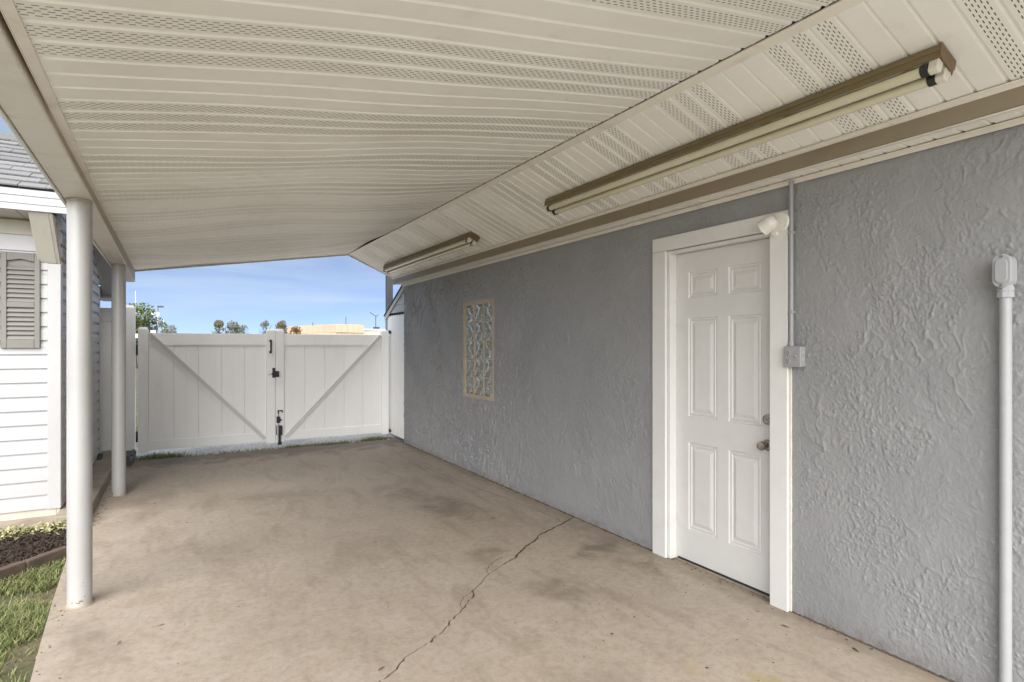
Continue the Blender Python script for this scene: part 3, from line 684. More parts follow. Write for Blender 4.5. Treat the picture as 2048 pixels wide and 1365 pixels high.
# end fascias and roof deck
def endboard(y0, y1, drop, mat, nm):
    mb = MB()
    ym = (y0+y1)/2
    pl = [(xo(ym)-.01, zl(ym)-drop+.01), (xl(ym), zl(ym)-drop), (XC, zc(ym)-drop), (XB+.04, ZB-drop), (XB+.04, 3.03), (XC, 2.90), (xl(ym), zl(ym)+.13), (xo(ym)-.01, zl(ym)+.12)]
    for a, b, c_, d_ in ((0, 1, 6, 7), (1, 2, 5, 6), (2, 3, 4, 5)): mb.prism([pl[a], pl[b], pl[c_], pl[d_]], 'y', y0, y1)
    return mb.build(nm, mat, cp)
endboard(YE+.002, YE+.022, .018, M['beam_wrap'], 'end_fascia'); endboard(YN-.022, YN-.002, .03, M['beam_wrap'], 'end_fascia')
dk = MB()
for a, b in (((-.62, 2.50), (XC, 2.86)), ((XC, 2.86), (XB+.35, 3.02)), ((XB+.35, 3.02), (5.5, 4.3)), ((5.5, 4.3), (8.4, 2.7))):
    y0, y1 = YN-.03, YE+.03
    dk.hexa([(a[0], y0, a[1]), (b[0], y0, b[1]), (b[0], y1, b[1]), (a[0], y1, a[1]), (a[0], y0, a[1]+.05), (b[0], y0, b[1]+.05), (b[0], y1, b[1]+.05), (a[0], y1, a[1]+.05)])
dk.build('roof_deck', M['roof_top'], cp)
gb = MB()
for y0, y1 in ((8.205, 8.225), (YN-.02, YN-.0)): gb.prism([(XB+.045, 2.44), (8.0, 2.44), (8.0, 2.9), (5.5, 4.28), (W+.2, 3.05), (XB+.045, 3.02)], 'y', y0, y1)
gb.build('gable_board', M['siding'], gar)

# ------------------------------------------------------------------ strip lights
def strip_light(ya, yb, xc, label):
    t_ = thing('strip_light', label, 'strip light', (xc, (ya+yb)/2, 2.55), 'fluorescent strip lights under the sloped soffit')
    ym = (ya+yb)/2; sl2 = (ZB-zc(ym))/(XB-XC); e = Vector((1, 0, sl2)).normalized(); n_ = Vector((e.z, 0, -e.x))
    def Q(a, h_, y):   # across, below the ceiling, along
        z0 = zc(y)+(ZB-zc(y))*(xc-XC)/(XB-XC)-.006
        return Vector((xc, y, z0))+e*a+n_*h_
    def bar(mb, prof, y0, y1):
        n = len(prof); vs = [Q(a, h_, y0) for a, h_ in prof]+[Q(a, h_, y1) for a, h_ in prof]
        mb.add(vs, [tuple(range(n)), tuple(range(n, 2*n))]+[(i, (i+1) % n, n+(i+1) % n, n+i) for i in range(n)])
    b = MB(); bar(b, [(-.055, 0), (.055, 0), (.055, .030), (.047, .050), (-.047, .050), (-.055, .030)], ya+.004, yb-.004)
    hs = b.build('housing', M['bronze'], t_)
    lp_ = MB(); bar(lp_, [(-.060, .026), (-.0555, .026), (-.0555, .033), (-.060, .033)], ya+.003, yb-.003); bar(lp_, [(-.052, .0505), (-.046, .0505), (-.046, .056), (-.052, .056)], ya+.003, yb-.003); lp_.build('side_lip', M['bronze'], hs)
    rf = MB(); bar(rf, [(-.0455, .0505), (.0455, .0505), (.040, .054), (-.040, .054)], ya+.01, yb-.01); rf.build('reflector', M['reflector'], hs)
    for y0, y1 in ((ya-.001, ya+.003), (yb-.003, yb+.001)):
        ep = MB(); bar(ep, [(-.058, -.001), (.058, -.001), (.060, .034), (.054, .044), (.050, .068), (.044, .058), (-.050, .053), (-.058, .030)], y0, y1); ep.build('end_plate', M['bronze_end'], t_)
    for a in (-.026, .030):
        tb = MB(); n = 20; r = .0195; hc = .075
        ring = [(a+r*math.cos(2*math.pi*k/n), hc+r*math.sin(2*math.pi*k/n)) for k in range(n)]
        bar(tb, ring, ya+.05, yb-.05); tb.build('lamp_tube', M['tube'], t_, True)
        for y0, y1, yr in ((ya+.006, ya+.040, (ya+.040, ya+.066)), (yb-.040, yb-.006, (yb-.066, yb-.040))):
            sk = MB(); bar(sk, [(a-.018, .051), (a+.018, .051), (a+.018, .088), (a+.010, .098), (a-.010, .098), (a-.018, .088)], y0, y1); sk.build('socket', M['socket'], t_, bevel=.003)
            rg = MB(); ring2 = [(a+.0235*math.cos(2*math.pi*k/n), hc+.0235*math.sin(2*math.pi*k/n)) for k in range(n)]; bar(rg, ring2, *yr); rg.build('end_ring', M['rubber'], t_, True)
    return t_
strip_light(1.035, 3.665, 2.468, 'long bronze fluorescent strip light with two tubes, nearest, above the white door')
strip_light(5.05, 7.78, 2.50, 'bronze twin tube strip light farther away, toward the gate end of the soffit')

# ------------------------------------------------------------------ fittings on the wall
lh = thing('lamp_holder', 'ivory painted bell shaped lamp holder on the upper right door casing corner', 'lamp holder', (W-.022, 2.0, 2.12))
MB().lathe([(0, .056), (.010, .056), (.017, .050), (.019, .02)], (W-.0225, 1.998, 2.126), (-1, 0, 0), 28).build('mount_plate', M['ivory_paint'], lh, True)
MB().lathe([(-.030, .006), (-.027, .020), (-.020, .029), (-.006, .038), (.012, .043), (.036, .044), (.050, .044), (.056, .046), (.057, .043), (.045, .040), (.01, .033)], (W-.062, 2.030, 2.128), (-.16, .80, -.46), 32, caps=False).build('shade', M['ivory_paint'], lh, True)
MB().tube((W-.03, 2.01, 2.125), (W-.075, 2.03, 2.125), .012, 16).build('swivel', M['ivory_paint'], lh, True)
MB().lathe([(0, .020), (.008, .021), (.010, .018), (.018, .017)], (W-.0265, 2.028, 2.072), (-1, 0, 0), 10).build('lock_nut', M['ivory_paint'], lh)
mk = MB()
for z_ in (2.165, 2.098): mk.box(W-.0275, 1.96, z_, W-.0265, 1.985, z_+.003)

ob = thing('outlet_box', 'grey metal outlet box with duplex socket and toggle switch right of the door', 'outlet box', (W, 1.91, 1.39))
bx0, by0, by1, bz0, bz1 = 2.838, 1.868, 1.962, 1.334, 1.444
box('housing', M['grey_paint'], ob, bx0, by0, bz0, W-.001, by1, bz1, bevel=.006, seg=2)
cv = box('cover_plate', M['grey_paint'], ob, bx0-.004, by0-.001, bz0-.001, bx0-.0005, by1+.001, bz1+.001, bevel=.0015)
for zz in (1.410, 1.368):
    f_ = MB().lathe([(0, .0165), (.0025, .0160), (.003, .015)], (bx0-.0042, 1.938, zz), (-1, 0, 0), 20).build('socket_face', M['grey_paint'], cv)
    sl2 = MB()
    for dy in (-.006, .006): sl2.box(bx0-.0078, 1.938+dy-.0013, zz-.001, bx0-.0073, 1.938+dy+.0013, zz+.007)
    sl2.lathe([(0, .0028), (.0005, .0028)], (bx0-.0073, 1.938, zz-.008), (-1, 0, 0), 10)
    sl2.build('socket_slots', M['slot'], cv)
MB().box(bx0-.006, 1.886, 1.378, bx0-.0042, 1.898, 1.402).hexa([(bx0-.0062, 1.888, 1.386), (bx0-.0062, 1.896, 1.386), (bx0-.0062, 1.896, 1.394), (bx0-.0062, 1.888, 1.394), (bx0-.018, 1.889, 1.394), (bx0-.018, 1.895, 1.394), (bx0-.018, 1.895, 1.400), (bx0-.018, 1.889, 1.400)]).build('toggle', M['grey_paint'], cv)
sc = MB()
for yy, zz in ((1.955, 1.439), (1.955, 1.339), (1.875, 1.439), (1.875, 1.339), (1.892, 1.413), (1.892, 1.367)): sc.lathe([(0, .0035), (.0015, .003)], (bx0-.0042, yy, zz), (-1, 0, 0), 10)
sc.build('screw', M['steel'], cv)
for zz, r in ((1.412, .0125), (1.376, .0125)): MB().lathe([(0, r), (.0015, r*.95), (.0016, r*.5)], ((bx0+W)/2, by0-.0002, zz), (0, -1, 0), 20).build('knockout', M['pvc_grey'], ob)
cd = thing('conduit', 'thin grey painted conduit rising from the outlet box to the soffit', 'conduit', (W, 1.938, 1.9))
MB().tube((W-.022, 1.938, 1.452), (W-.022, 1.938, 2.338), .0115, 18).build('pipe', M['grey_paint'], cd, True)
MB().lathe([(0, .015), (.022, .015), (.024, .013), (.030, .013)], (W-.022, 1.938, 1.4455), (0, 0, 1), 18).build('connector', M['grey_paint'], cd, True)
for zz in (1.62, 2.05): MB().box(W-.035, 1.923, zz, W-.0008, 1.953, zz+.018).build('strap', M['grey_paint'], cd, bevel=.008, seg=3)

cd = thing('conduit_riser', 'wide light grey conduit riser with elbow box, near the right edge', 'conduit', (W, 1.0, .9))
cx_, cy_ = W-.030, 1.003
MB().lathe([(0, .0205), (1.648, .0205)], (cx_, cy_, .0), (0, 0, 1), 28).build('pipe', M['pvc_grey'], cd, True)
MB().lathe([(0, .0285), (.022, .0285), (.0235, .026), (.026, .026), (.027, .0285), (.036, .0285), (.045, .026)], (cx_, cy_, 1.640), (0, 0, 1), 8).build('compression_nut', M['pvc_grey'], cd)
def stadium(w_, h_, n=10):
    r = w_/2; pts = []
    for k in range(n+1): a = math.pi*k/n; pts.append((r*math.cos(a), h_/2-r+r*math.sin(a)))
    for k in range(n+1): a = math.pi+math.pi*k/n; pts.append((r*math.cos(a), -h_/2+r+r*math.sin(a)))
    return pts
def stad(mb, w_, h_, x0, x1, yc, zc_2): return mb.prism([(yc+a, zc_2+b) for a, b in stadium(w_, h_)], 'x', x0, x1)
eb = stad(MB(), .058, .128, W-.062, W-.001, cy_, 1.745).build('elbow_body', M['pvc_grey'], cd, bevel=.006, seg=2)
stad(MB(), .061, .134, W-.068, W-.0625, cy_, 1.745).build('cover', M['pvc_grey'], eb, bevel=.003, seg=2)
stad(MB(), .042, .098, W-.074, W-.0685, cy_, 1.745).build('cover_pad', M['pvc_grey'], eb, bevel=.004, seg=2)
sc = MB()
for zz in (1.803, 1.687): sc.lathe([(0, .0055), (.003, .005), (.004, .002)], (W-.0685, cy_, zz), (-1, 0, 0), 12)
sc.build('screw', M['nickel'], eb)
MB().lathe([(0, .026), (.02, .023), (.034, .023)], (cx_, cy_, 1.662), (0, 0, 1), 24).build('hub', M['pvc_grey'], eb, True)

# ------------------------------------------------------------------ gates
GYp = 8.90
V = M['vinyl_white']
def gate(xa, xb, side, label):
    t_ = thing('vinyl_gate', label, 'gate', ((xa+xb)/2, GYp, 0), 'double driveway gate leaves')
    sw = .116
    for x in (xa, xb-sw):
        mb = MB().box(x, GYp-.045, .05, x+sw, GYp+.045, 1.655)
        mb.hexa([(x-.002, GYp-.047, 1.655), (x+sw+.002, GYp-.047, 1.655), (x+sw+.002, GYp+.047, 1.655), (x-.002, GYp+.047, 1.655), (x+.018, GYp-.03, 1.686), (x+sw-.018, GYp-.03, 1.686), (x+sw-.018, GYp+.03, 1.686), (x+.018, GYp+.03, 1.686)])
        mb.build('stile', V, t_, bevel=.005, seg=2)
    ia, ib_ = xa+sw, xb-sw
    box('top_rail', V, t_, ia+.0005, GYp-.030, 1.452, ib_-.0005, GYp+.030, 1.612, bevel=.004, seg=2)
    box('bottom_rail', V, t_, ia+.0005, GYp-.030, .075, ib_-.0005, GYp+.030, .200, bevel=.004, seg=2)
    n = 5; bwid = (ib_-ia)/n
    for k in range(n):
        mb = MB(); x0 = ia+k*bwid+.0015; x1 = ia+(k+1)*bwid-.0015
        xm = (x0+x1)/2
        mb.prism([(x0, GYp-.009), (x0+.004, GYp-.015), (xm-.004, GYp-.015), (xm, GYp-.0125), (xm+.004, GYp-.015), (x1-.004, GYp-.015), (x1, GYp-.009), (x1, GYp+.015), (x0, GYp+.015)], 'z', .198, 1.454)
        mb.build('board', V, t_)
    bk_ = MB().box(ia, GYp-.002, .2, ib_, GYp+.012, 1.452); bk_.build('backing', V, t_)
    p0 = Vector((ia+.012, GYp-.032, 1.60)); p1 = Vector((ib_-.02, GYp-.032, .115))
    if side: p0 = Vector((ib_-.012, GYp-.032, 1.60)); p1 = Vector((ia+.02, GYp-.032, .115))
    d_ = (p1-p0).normalized(); nn = Vector((-d_.z, 0, d_.x)); fw = Vector((0, -1, 0))
    mb = MB()
    for off, hw, dp in ((0, .018, .004), (-.0185, .005, .024), (.0185, .005, .024)):
        c0 = p0+nn*off; c1 = p1+nn*off
        mb.hexa([c0-nn*hw, c0+nn*hw, c1+nn*hw, c1-nn*hw, c0-nn*hw+fw*dp, c0+nn*hw+fw*dp, c1+nn*hw+fw*dp, c1-nn*hw+fw*dp])
    mb.build('brace', M['brace_alu'], t_)
    return t_
gl = gate(-.472, 1.186, 0, 'left white vinyl gate leaf with black pull handle and diagonal brace')
gr = gate(1.190, 2.862, 1, 'right white vinyl gate leaf with black drop rod beside the garage')
B_ = M['black']; fy = GYp-.0455
hd = MB(); hd.box(1.105, fy-.030, 1.335, 1.135, fy, 1.370); hd.box(1.105, fy-.030, 1.500, 1.135, fy, 1.530); hd.box(1.112, fy-.048, 1.345, 1.134, fy-.030, 1.520); hd.build('handle', B_, gl, bevel=.006, seg=2)
lt = MB(); lt.box(1.145, fy-.030, .985, 1.180, fy-.0005, 1.125); lt.box(1.181, fy-.045, .995, 1.232, fy-.0005, 1.080); lt.box(1.13, fy-.040, 1.03, 1.20, fy-.031, 1.055); lt.build('latch', B_, gl, bevel=.005)
MB().tube((1.09, fy-.035, 1.032), (1.15, fy-.035, 1.032), .004, 8).build('latch_string', M['steel'], gl)
dr_ = MB(); dr_.tube((1.222, fy-.022, .02), (1.222, fy-.022, .50), .008, 12); dr_.build('drop_rod', M['steel'], gr, True)
dr_ = MB(); dr_.tube((1.222, fy-.022, .47), (1.222, fy-.022, .512), .010, 12); dr_.box(1.212, fy-.032, .500, 1.282, fy-.012, .516); dr_.box(1.270, fy-.032, .480, 1.283, fy-.012, .500); dr_.build('rod_handle', B_, gr, bevel=.003)
dr_ = MB(); dr_.box(1.200, fy-.034, .335, 1.245, fy-.0005, .425); dr_.prism([(1.2455, .40), (1.272, .378), (1.2455, .352)], 'y', fy-.028, fy-.004); dr_.build('rod_guide', B_, gr, bevel=.003)
dr_ = MB(); dr_.box(1.194, fy-.02, .16, 1.204, fy-.0005, .30); dr_.box(1.225, fy-.045, .155, 1.275, fy-.0005, .295); dr_.box(1.232, fy-.04, .06, 1.256, fy-.012, .155); dr_.lathe([(0, .02), (.002, .028), (.012, .030), (.03, .028), (.045, .02)], (1.244, fy-.025, .02), (0, 0, 1), 14); dr_.build('rod_bracket', B_, gr, bevel=.004)
for zz in (1.39, .265):
    MB().box(-.498, GYp-.03, zz-.07, -.4725, GYp+.02, zz+.07).build('hinge', B_, gl, bevel=.004)
for zz in (1.66, .10):
    hm = MB(); hm.box(2.8625, GYp-.05, zz-.028, 2.882, GYp-.02, zz+.028); hm.prism([(2.882, zz-.02), (2.882, zz+.02), (2.905, zz-.012)], 'y', GYp-.066, GYp-.045); hm.lathe([(0, .012), (.05, .012)], (2.872, GYp-.056, zz-.025), (0, 0, 1), 10); hm.build('hinge', B_, gr)
MB().box(2.8635, GYp-.03, .14, 2.8665, GYp-.02, 1.6).build('hinge_rod', M['dark_grey'], gr)
# fixed fence panel and post on the left
vf = thing('vinyl_fence', 'tall white vinyl privacy fence section and post left of the gate', 'fence', (-.57, 9.0, 0))
mb = MB().box(-.637, 8.94, .06, -.508, 9.07, 1.935)
mb.hexa([(-.641, 8.936, 1.935), (-.504, 8.936, 1.935), (-.504, 9.074, 1.935), (-.641, 9.074, 1.935), (-.615, 8.965, 1.972), (-.53, 8.965, 1.972), (-.53, 9.045, 1.972), (-.615, 9.045, 1.972)])
mb.build('post', V, vf, bevel=.005, seg=2)
box('rail', V, vf, -2.4, 8.98, 1.76, -.638, 9.03, 1.930, bevel=.004); box('rail', V, vf, -2.4, 8.98, .10, -.638, 9.03, .235, bevel=.004)
for k in range(6): box('board', V, vf, -.6385-(k+1)*.288, 8.995, .236, -.6405-k*.288, 9.015, 1.759, bevel=.004)
# black drain adapter by the post
da = MB(); da.hexa([(-.70, 8.32, .0), (-.51, 8.30, .0), (-.50, 8.92, .0), (-.69, 8.92, .0), (-.69, 8.36, .085), (-.535, 8.34, .105), (-.49, 8.93, .085), (-.68, 8.93, .09)])
da.box(-.54, 8.45, .086, -.505, 8.93, .10)
tag(da.build('drain_block', M['black_plastic'], None, bevel=.012, seg=2), 'low black plastic drain wedge on the slab behind the far column', 'drain')
# rails glimpsed through the hinge gap
nf = thing('rail_fence', 'white rail fence glimpsed through the gap beside the gate hinge', 'fence', (-1, 16, 0))
for zz in (1.62, 1.35): box('rail', V, nf, -2.8, 16, zz, -.55, 16.05, zz+.1)
for xx in (-2.8, -.6): box('post', V, nf, xx, 15.97, 0, xx+.1, 16.07, 1.8)

# ------------------------------------------------------------------ lean-to beside the garage end
ln = thing('lean_to_shed', 'white plank lean-to with sloping sided top at the far garage corner', 'shed', (2.9, 8.6, 0))
pv = M['vinyl_white']
yk = 8.222; n = 7; pw_ = (9.02-yk)/n
for k in range(n):
    y0 = yk+k*pw_+.002; y1 = yk+(k+1)*pw_-.002; ym = (y0+y1)/2
    mb = MB(); mb.prism([(y0, .045), (y1, .045), (y1, 1.895), (ym+.03, 1.915), (ym, 1.922), (ym-.03, 1.915), (y0, 1.895)], 'x', 2.897, 2.917); mb.build('plank', pv, ln, bevel=.003)
box('plank_gap_shade', M['dark_gap'], ln, 2.925, 8.225, .02, 2.935, 9.0, 2.0)  # dark sheet stands in for shade between and above the planks
zr = lambda y: 2.33-.475*(y-8.25)
k = 0; z0 = 1.955
while z0 < 2.32:
    z1 = z0+.115; ye0 = min(9.0, 8.25+(2.33-z0-.03)/.475); ye1 = min(9.0, 8.25+(2.33-z1-.03)/.475)
    if ye0 > 8.24: MB().hexa([(2.893, 8.215, z0), (2.905, 8.215, z0), (2.905, ye0, z0), (2.893, ye0, z0), (2.900, 8.215, z1), (2.905, 8.215, z1), (2.905, max(8.216, ye1), z1), (2.900, max(8.216, ye1), z1)]).build('siding_board', M['siding'], ln)
    z0 += .116
mb = MB(); y0, y1 = 8.19, 9.10
for x0, x1, dz, th in ((2.872, 2.892, -.075, .07),): mb.hexa([(x0, y0, zr(y0)+dz), (x1, y0, zr(y0)+dz), (x1, y1, zr(y1)+dz), (x0, y1, zr(y1)+dz), (x0, y0, zr(y0)+dz+th), (x1, y0, zr(y0)+dz+th), (x1, y1, zr(y1)+dz+th), (x0, y1, zr(y1)+dz+th)])
mb.build('rake_board', M['siding_trim'], ln, bevel=.003)
mb = MB(); mb.hexa([(2.860, y0, zr(y0)), (4.6, y0, zr(y0)), (4.6, y1+.02, zr(y1)-.01), (2.860, y1+.02, zr(y1)-.01), (2.860, y0, zr(y0)+.02), (4.6, y0, zr(y0)+.02), (4.6, y1+.02, zr(y1)+.01), (2.860, y1+.02, zr(y1)+.01)]); mb.build('roof', M['dark_grey'], ln)
box('end_wall', M['siding'], ln, 2.92, 9.0, .02, 4.5, 9.02, 1.93); box('corner_post', M['siding_trim'], ln, 2.888, 9.022, .02, 2.93, 9.06, 1.93)
tag(box('vent_post', M['dark_grey'], None, 3.525, 11, -.05, 3.64, 11.12, 3.6, bevel=.004), 'dark grey square post rising behind the lean-to roof', 'post')

# ------------------------------------------------------------------ shed on the left
sh = thing('shed', 'white vinyl sided garden shed with grey shingle roof on the left', 'shed', (-.87, 6.0, 0))
XS, YF, YR = -.85, 5.97, 8.54
SD = M['siding']
ex = .1143
def course(z): return [(.018, 0), (.020, .005), (.0185, .070), (.008, .088), (.003, .1143)]
def front_board(z, xa, xb):
    pr_ = [(YF-d_, z+h_) for d_, h_ in course(z)]+[(YF, z+ex), (YF, z)]
    return MB().prism([(a, b) for a, b in pr_], 'x', xa, xb)
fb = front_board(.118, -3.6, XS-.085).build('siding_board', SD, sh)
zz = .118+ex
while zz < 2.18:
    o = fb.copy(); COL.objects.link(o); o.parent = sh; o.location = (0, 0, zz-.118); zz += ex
def side_roof(y): return 2.47+.555*(y-5.57) if y < 6.8 else 3.152-.50*(y-6.8)
def yclip(z):
    if z <= side_roof(YF): a = YF
    else: a = 5.57+(z-2.47)/.555
    b = 6.8+(3.152-z)/.50
    return a, min(b, YR)
zz = .118
while zz < 3.08:
    z1 = zz+ex; a0_, b0_ = yclip(zz); a1_, b1_ = yclip(z1-.012)
    pr_ = course(zz); n = len(pr_); vs = []
    for d_, h_ in pr_:
        t = h_/ex; ya = a0_+(a1_-a0_)*t+.012; yb = b0_+(b1_-b0_)*t-.01
        if yb < ya+.02: yb = ya+.02
        vs += [(XS+d_-.013, ya, zz+h_), (XS+d_-.013, yb, zz+h_), (XS-.03, ya, zz+h_), (XS-.03, yb, zz+h_)]
    mb = MB(); fs = []
    for i in range(n-1):
        p = i*4; q = p+4; fs += [(p, p+1, q+1, q), (p+2, p+3, q+3, q+2), (p, q, q+2, p+2), (p+1, q+1, q+3, p+3)]
    fs += [(0, 1, 3, 2), ((n-1)*4, (n-1)*4+1, (n-1)*4+3, (n-1)*4+2)]
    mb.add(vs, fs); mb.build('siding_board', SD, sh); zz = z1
cpst = MB().box(XS-.086, YF-.022, .112, XS+.003, YF-.001, 2.118).box(XS-.02, YF-.0005, .112, XS+.006, YF+.055, 2.118); cpst.build('corner_post', M['siding_trim'], sh, bevel=.004)
MB().box(XS-.03, YR-.06, .112, XS+.012, YR+.012, 2.15).build('corner_post', M['siding_trim'], sh, bevel=.004)
core = MB(); core.box(-3.6, YF+.001, .06, XS-.032, YR, 2.46)
core.prism([(5.9, 2.461), (YR, 2.461), (6.8, 3.10)], 'x', -3.6, XS-.032)
core.build('wall_core', M['beige_board'], sh)
box('foundation_board', M['beige_board'], sh, -3.6, YF-.006, .05, XS-.03, YF-.0005, .116, bevel=.003); box('foundation_board', M['beige_board'], sh, XS-.029, YF-.004, .05, XS-.006, YR, .116)
box('frieze_board', M['beige_board'], sh, -3.6, YF-.022, 2.335, XS-.14, YF-.0005, 2.452, bevel=.003); box('frieze_board', M['siding_trim'], sh, -3.6, YF-.032, 2.205, XS-.13, YF-.0005, 2.333, bevel=.004)
# eave soffit boards, fascia, brace
for k in range(14):
    x1 = XS-.02-k*.2; MB().box(x1-.196, 5.575, 2.462, x1, YF+.0, 2.474).build('soffit_board', M['soffit_grey'], sh, bevel=.004)
fa = MB(); fa.box(-4, 5.552, 2.462, -.725, 5.574, 2.612); fa.box(-4, 5.545, 2.510, -.724, 5.5515, 2.612); fa.box(-4, 5.537, 2.568, -.723, 5.5445, 2.616); fa.build('fascia', M['siding_trim'], sh, bevel=.002)
br = MB(); xb0, xb1 = -.995, -.873
br.hexa([(xb0, YF-.024, 2.12), (xb1, YF-.024, 2.12), (xb1, YF+.02, 2.12), (xb0, YF+.02, 2.12), (xb0, 5.585, 2.461), (xb1, 5.585, 2.461), (xb1, 5.72, 2.461), (xb0, 5.72, 2.461)]); br.build('eave_brace', M['soffit_grey'], sh, bevel=.004)
br = MB(); br.hexa([(xb1+.0005, YF-.022, 2.12), (xb1+.022, YF-.022, 2.12), (xb1+.022, YF+.02, 2.12), (xb1+.0005, YF+.02, 2.12), (xb1+.0005, 5.587, 2.461), (xb1+.022, 5.587, 2.461), (xb1+.022, 5.72, 2.461), (xb1+.0005, 5.72, 2.461)]); br.build('eave_brace', M['beige_board'], sh)
# rakes and rake soffits
def slopebar(y0, z0, y1, z1, x0, x1, th): return MB().hexa([(x0, y0, z0), (x1, y0, z0), (x1, y1, z1), (x0, y1, z1), (x0, y0, z0+th), (x1, y0, z0+th), (x1, y1, z1+th), (x0, y1, z1+th)])
slopebar(5.58, 2.478, 6.80, 3.155, XS-.0, -.728, .012).build('rake_soffit', M['siding_trim'], sh)
slopebar(6.802, 3.155, 8.95, 2.08, XS-.0, -.728, .012).build('rake_soffit', M['siding_trim'], sh)
slopebar(5.56, 2.470, 6.80, 3.150, -.7275, -.710, .150).build('rake_board', M['siding_trim'], sh)
slopebar(6.801, 3.150, 8.97, 2.065, -.7275, -.710, .150).build('rake_board', M['siding_trim'], sh)
slopebar(6.9, 3.060, 8.72, 2.150, XS+.002, XS+.022, .035).build('rake_molding', M['siding_trim'], sh)
rb_ = MB(); rb_.box(-4, 8.955, 2.02, -.73, 8.975, 2.20); rb_.box(XS, 8.56, 2.012, -.73, 8.954, 2.024); rb_.build('rear_fascia', M['siding_trim'], sh)
MB().box(-.80, 8.976, 2.02, -.722, 9.05, 2.10).build('gutter_end', M['siding_trim'], sh, bevel=.01, seg=2)
# roof deck + shingles
e0, e1 = Vector((0, 5.53, 2.622)), Vector((0, 6.80, 3.330)); sl3 = (e1-e0); Ls = sl3.length; du = sl3/Ls; nu = Vector((0, -du.z, du.y))
slopebar(5.56, 2.620, 6.80, 3.312, -4, -.72, .012).build('roof_deck', M['roof_top'], sh)
slopebar(6.801, 3.312, 9.0, 2.22, -4, -.715, .03).build('rear_roof', M['shingle'], sh)
exs = .131; shw = .30
rows = int(Ls/exs)
proto = None
def shingle_mesh(wd):
    mb = MB(); a = Vector((0, 0, 0)); th0, th1 = .011, .004
    P0 = [Vector((0, 0, 0))+nu*.010, Vector((wd, 0, 0))+nu*.010, Vector((wd, 0, 0))+du*(exs+.03)+nu*.001, du*(exs+.03)+nu*.001]
    mb.hexa(P0+[P0[0]+nu*th0, P0[1]+nu*th0, P0[2]+nu*th1, P0[3]+nu*th1]); return mb
widths = [.30, .22, .36, .165]
pm = {}
for r in range(rows+1):
    x = -.712; rr = random.Random(r)
    while x > -2.7:
        wd = rr.choice(widths)
        if wd not in pm:
            o = shingle_mesh(wd-.004).build('shingle', M['shingle'], sh); pm[wd] = o.data
            # build() subtracted the parent's origin: shift back so that location works from zero
            off = Vector(sh['_o']); o.data.transform(Matrix.Translation(off))
        else:
            o = bpy.data.objects.new('shingle', pm[wd]); COL.objects.link(o); o.parent = sh
        p = e0+du*(r*exs)+nu*rr.uniform(-.001, .003); o.location = Vector((x-wd, p.y, p.z))-Vector(sh['_o']); x -= wd
st_ = MB()
for r in range(rows+1):
    p = e0+du*(r*exs); q = p+du*(exs+.03)
    st_.hexa([(-4, p.y, p.z+.010), (-2.9, p.y, p.z+.010), (-2.9, q.y, q.z), (-4, q.y, q.z), (-4, p.y, p.z+.02), (-2.9, p.y, p.z+.02), (-2.9, q.y, q.z+.004), (-4, q.y, q.z+.004)])
stuff(st_.build('far_shingles', M['shingle'], sh))
for k in range(9):
    x1 = -.712-k*.23; MB().hexa([(x1-.25, 6.68, 3.285), (x1, 6.68, 3.278), (x1, 6.80, 3.352), (x1-.25, 6.80, 3.360), (x1-.25, 6.68, 3.293), (x1, 6.68, 3.286), (x1, 6.80, 3.360), (x1-.25, 6.80, 3.368)]).build('ridge_cap', M['shingle'], sh)
# shutter and window
su = MB(); sx0, sx1, sz0, sz1, sy = -1.222, -.979, 1.426, 2.190, YF-.016
SH = M['shutter']
mb = MB().box(sx0, sy-.030, sz0, sx0+.036, sy, sz1).box(sx1-.036, sy-.030, sz0, sx1, sy, sz1); shu = mb.build('shutter', SH, sh, bevel=.003)
box('shutter_rail', SH, shu, sx0+.0365, sy-.030, sz0, sx1-.0365, sy, sz0+.070, bevel=.003)
mb = MB(); arch = [(sx0+.0365, sz1-.066)]+[(sx0+.0365+(sx1-sx0-.073)*t, sz1-.066+.014*math.sin(math.pi*t)**2.5) for t in np.linspace(0.02, .98, 13)]+[(sx1-.0365, sz1-.066)]
for (a, b), (c_, d_) in zip(arch[:-1], arch[1:]): mb.hexa([(a, sy-.030, b), (c_, sy-.030, d_), (c_, sy, d_), (a, sy, b), (a, sy-.030, sz1), (c_, sy-.030, sz1), (c_, sy, sz1), (a, sy, sz1)])
mb.build('shutter_rail', SH, shu, bevel=.001)
MB().box(sx0+.0365, sy-.029, 1.752, sx1-.0365, sy, 1.795).build('shutter_rail', SH, shu, bevel=.003)
MB().box(sx0+.03, sy-.006, sz0+.05, sx1-.03, sy-.001, sz1-.02).build('shutter_back', SH, shu)
zz = sz0+.072; ls = None
slz = [1.498+k*.0365 for k in range(7)]+[1.797+k*.0365 for k in range(8)]
for z_ in slz:
    if ls is None:
        ls = MB().hexa([(sx0+.037, sy-.026, z_), (sx1-.037, sy-.026, z_), (sx1-.037, sy-.008, z_+.004), (sx0+.037, sy-.008, z_+.004), (sx0+.037, sy-.022, z_+.012), (sx1-.037, sy-.022, z_+.012), (sx1-.037, sy-.007, z_+.036), (sx0+.037, sy-.007, z_+.036)]).build('slat', SH, shu); o = ls
    else:
        o = ls.copy(); COL.objects.link(o); o.parent = shu; o.location = (0, 0, z_-slz[0])
wf = MB(); wallgrid_pts = None
for a in ((-1.95, 1.44, -1.89, 2.20), (-1.295, 1.44, -1.235, 2.20), (-1.889, 1.44, -1.296, 1.50), (-1.889, 2.14, -1.296, 2.20), (-1.889, 1.79, -1.296, 1.83)): wf.box(a[0], YF-.045, a[1], a[2], YF-.015, a[3])
wfo = wf.build('window', M['siding_trim'], sh, bevel=.003); box('pane', M['pane'], wfo, -1.888, YF-.028, 1.501, -1.297, YF-.020, 2.139)
